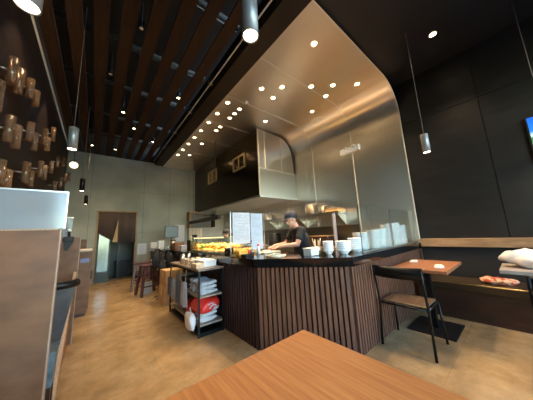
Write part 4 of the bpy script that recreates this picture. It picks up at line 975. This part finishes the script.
def build_person(name, label, P, F, pitch, shirt_m, apron_m, capcolor, fingers=True):
    root = thing(name, label, 'person', (P['pelvis'][0], P['pelvis'][1], 0))
    off = Vector((P['pelvis'][0], P['pelvis'][1], 0))
    names = list(P.keys()); V = {k: Vector(v)-off for k, v in P.items()}
    side = Vector(F).normalized().cross(Vector((0,0,1)))
    hex_, f, u, Sd, hc = head_extra(V['head'], F, pitch)
    def hands(bm):
        for s in 'LR':
            w_ = V['wr'+s]; d = (V['wr'+s]-V['el'+s]).normalized(); Fh = Vector(F).normalized(); hd_ = (d*.6+Fh*.4 + Vector((0,0,-.25))).normalized()
            side = hd_.cross(Vector((0,0,1))).normalized(); up_ = side.cross(hd_).normalized(); sg = 1 if s == 'L' else -1
            pc = w_ + hd_*.045
            mbh = MB(); mbh.bm = bm
            # palm
            b2 = bmesh.new(); bmesh.ops.create_icosphere(b2, subdivisions=3, radius=1); mp = {}
            for v in b2.verts: mp[v] = bm.verts.new(pc + hd_*v.co.x*.052 + side*v.co.y*.040 + up_*v.co.z*.018)
            for q in b2.faces: bm.faces.new([mp[v] for v in q.verts])
            b2.free()
            for k, (o_, L) in enumerate(((-.028,.066),(-.010,.076),(.009,.070),(.027,.056))):
                a = pc + hd_*.035 + side*o_; b_ = a + hd_*L*.5 + up_*.004; c_ = b_ + (hd_*.6 - up_*.8).normalized()*L*.35; e_ = c_ + (hd_*.2 - up_).normalized()*L*.22
                mbh.tube([a,b_,c_,e_], [.0095,.009,.0085,.007], 8)
            a = pc - hd_*.01 - side*.03*sg; mbh.tube([a, a - side*sg*.025 + hd_*.025 - up_*.008, a - side*sg*.03 + hd_*.055 - up_*.014], [.012,.011,.008], 8)
    def fill(bm):
        hex_(bm); hands(bm)
        limb(bm, V['pelvis'], V['waist'], .105, .095, 1.45, 1.35, side); limb(bm, V['waist'], V['chest'], .095, .108, 1.35, 1.45, side)
        limb(bm, V['chest'], V['upchest'], .108, .085, 1.45, 1.6, side); limb(bm, V['upchest'], V['neck'], .07, .052, 1.3, 1.0, side); limb(bm, V['neck'], V['headbase'], .052, .05)
        for q in 'LR':
            limb(bm, V['upchest'], V['sh'+q], .07, .055); limb(bm, V['sh'+q], V['el'+q], .050, .038); limb(bm, V['el'+q], V['wr'+q], .038, .026)
            limb(bm, V['hip'+q], V['kn'+q], .085, .055); limb(bm, V['kn'+q], V['an'+q], .055, .036); limb(bm, V['an'+q], V['toe'+q], .036, .032)
    body = fuse('body', fill, M_skin, .007); body.parent = root
    add_eyes(f, u, Sd, hc, root)
    g_ = .014
    def sfill(bm):
        limb(bm, V['pelvis'], V['waist'], .105+g_*1.6, .095+g_*1.6, 1.42, 1.35, side); limb(bm, V['waist'], V['chest'], .095+g_*1.6, .108+g_, 1.35, 1.42, side)
        limb(bm, V['chest'], V['upchest'], .108+g_, .085+g_, 1.42, 1.55, side); limb(bm, V['upchest'], V['upchest'].lerp(V['neck'], .35), .085, .068, 1.35, 1.05, side)
        for q in 'LR':
            limb(bm, V['upchest'], V['sh'+q], .07+g_, .055+g_); limb(bm, V['sh'+q], V['sh'+q].lerp(V['el'+q], .55), .050+g_, .046+g_)
    shirt = fuse('shirt', sfill, shirt_m, .009); shirt.parent = root
    def tfill(bm):
        limb(bm, V['pelvis'], V['pelvis']+Vector((0,0,-.04)), .125, .12, 1.35, 1.35, side)
        for q in 'LR':
            limb(bm, V['hip'+q], V['kn'+q], .098, .070); limb(bm, V['kn'+q], V['an'+q]+Vector((0,0,.03)), .070, .055)
    tr = fuse('trousers', tfill, M_trouser, .012); tr.parent = root
    for s in 'LR':
        mb = MB(); c = V['an'+s].lerp(V['toe'+s], .5); mb.blob((c.x, c.y, .045), (.06,.06,.045), 3); 
        c = V['toe'+s]; mb.blob((c.x, c.y, .04), (.055,.055,.04), 3); mb.build('shoe', M_blackpaint, root)
    # hair
    mb = MB(); bm = mb.bm
    def shell(c, r, cut):
        c = hc + f*c[0] + Sd*c[1] + u*c[2]; b2 = bmesh.new(); bmesh.ops.create_icosphere(b2, subdivisions=4, radius=1); mp = {}
        for v in b2.verts: mp[v] = bm.verts.new(c + f*v.co.x*r[0] + Sd*v.co.y*r[1] + u*v.co.z*r[2])
        for q in b2.faces:
            cc = q.calc_center_median()
            if cut(cc): g = bm.faces.new([mp[v] for v in q.verts]); g.smooth = True
        for v in list(bm.verts):
            if not v.link_faces: bm.verts.remove(v)
        b2.free()
    shell((-.02,0,.025), (.101,.083,.094), lambda c: c.x < .30 - .9*(c.z < 0)*abs(c.z) and c.z > -.75)
    ho = mb.build('hair', M_hair, root); so = ho.modifiers.new('thick', 'SOLIDIFY'); so.thickness = .006
    if capcolor:
        mb = MB(); bm = mb.bm; shell((-.012,0,.048), (.110,.090,.092), lambda c: c.z > -.12)
        cp = mb.build('cap', capcolor, root); so = cp.modifiers.new('thick', 'SOLIDIFY'); so.thickness = .006
        mb = MB(); A = []
        for k in range(11):
            a = -1.15+2.3*k/10; r1, r2 = .098, .155
            for rr_, dz in ((r1,.0),(r2 if abs(a) < 1.0 else r2-.02,-.018)):
                for t_ in (0,.005):
                    A.append(mb.bm.verts.new(hc + u*(.055+dz*math.cos(a)+t_) + f*(rr_*math.cos(a)) + Sd*(rr_*.72*math.sin(a))))
        for k in range(10):
            a = A[k*4:k*4+4]; b_ = A[k*4+4:k*4+8]
            for q in ((a[0],b_[0],b_[2],a[2]),(a[1],a[3],b_[3],b_[1]),(a[2],b_[2],b_[3],a[3]),(a[0],a[1],b_[1],b_[0])): mb.bm.faces.new(q)
        mb.build('cap_brim', capcolor, cp)
    if apron_m:
        Fv = Vector(F).normalized(); sd = Fv.cross(Vector((0,0,1)))
        mb = MB(); prev = None
        levels = [(V['upchest'] , .10, .112), (V['chest'], .13, .137), (V['waist'], .15, .130), (V['pelvis'], .17, .160), (V['pelvis']-Vector((0,0,.3)), .19, .165)]
        for c, hw, d in levels:
            row = []
            for k in range(9):
                s_ = -1+2*k/8; row.append([mb.bm.verts.new(c + sd*hw*s_ + Fv*(d*math.sqrt(max(0,1-(.75*s_)**2)) + e_)) for e_ in (0,.006)])
            if prev:
                for k in range(8):
                    for j in (0,1): g = mb.bm.faces.new((prev[k][j], prev[k+1][j], row[k+1][j], row[k][j])); g.smooth = True
            prev = row
        mb.build('apron', apron_m, root)
    return root

FX = Vector((-.94, .34, 0)).normalized(); SX = FX.cross(Vector((0,0,1)))  # facing; SX = cook's right-hand side
hip = Vector((2.70, 2.34, .88)); 
def at(f_, s_, z): v = Vector((hip.x, hip.y, 0)) + FX*f_ + SX*s_; return (v.x, v.y, z)
P1 = dict(pelvis=at(0,0,.86), waist=at(.015,0,1.00), chest=at(.05,0,1.15), upchest=at(.10,0,1.26), neck=at(.135,0,1.345), headbase=at(.165,0,1.41), head=at(.20,0,1.465),
          shL=at(.11,-.165,1.27), elL=at(.23,-.21,1.06), wrL=at(.49,-.10,1.045), shR=at(.11,.165,1.27), elR=at(.23,.21,1.06), wrR=at(.49,.10,1.045),
          hipL=at(0,-.09,.80), knL=at(.03,-.11,.46), anL=at(-.02,-.12,.08), toeL=at(.11,-.13,.035), hipR=at(0,.09,.80), knR=at(.03,.11,.46), anR=at(-.02,.12,.08), toeR=at(.11,.13,.035))
build_person('person', 'cook in dark cap and black t-shirt bending over the counter preparing food', P1, FX, .45, M_shirt, M_apron, M_cap)
hip = Vector((2.95, 5.35, .88)); FX = Vector((-.7, -.7, 0)).normalized(); SX = FX.cross(Vector((0,0,1)))
P2 = dict(pelvis=at(0,0,.80), waist=at(.02,0,.93), chest=at(.06,0,1.06), upchest=at(.12,0,1.15), neck=at(.16,0,1.21), headbase=at(.18,0,1.25), head=at(.215,0,1.30),
          shL=at(.13,-.165,1.16), elL=at(.24,-.22,.95), wrL=at(.42,-.12,.98), shR=at(.13,.165,1.16), elR=at(.24,.22,.95), wrR=at(.42,.12,.98),
          hipL=at(0,-.09,.74), knL=at(.10,-.11,.42), anL=at(-.02,-.12,.08), toeL=at(.11,-.13,.035), hipR=at(0,.09,.74), knR=at(.10,.11,.42), anR=at(-.02,.12,.08), toeR=at(.11,.13,.035))
build_person('person', 'second worker with dark headwear and grey shirt far behind the display case', P2, FX, .5, mat('pale_shirt', (.30,.31,.29), .85), None, M_hair)
# table the second worker leans over
t = thing('prep_table', 'steel prep table in front of the second worker', 'table', (2.30, 4.55, 0)); MB().box(0,.45,0,.5,.88,.915).build('tabletop', M_steel_s, t)
for x in (.03,.42):
    for y in (.03,.47): MB().box(x-.015,x+.015,y-.015,y+.015,0,.88).build('leg', M_steel_s, t)
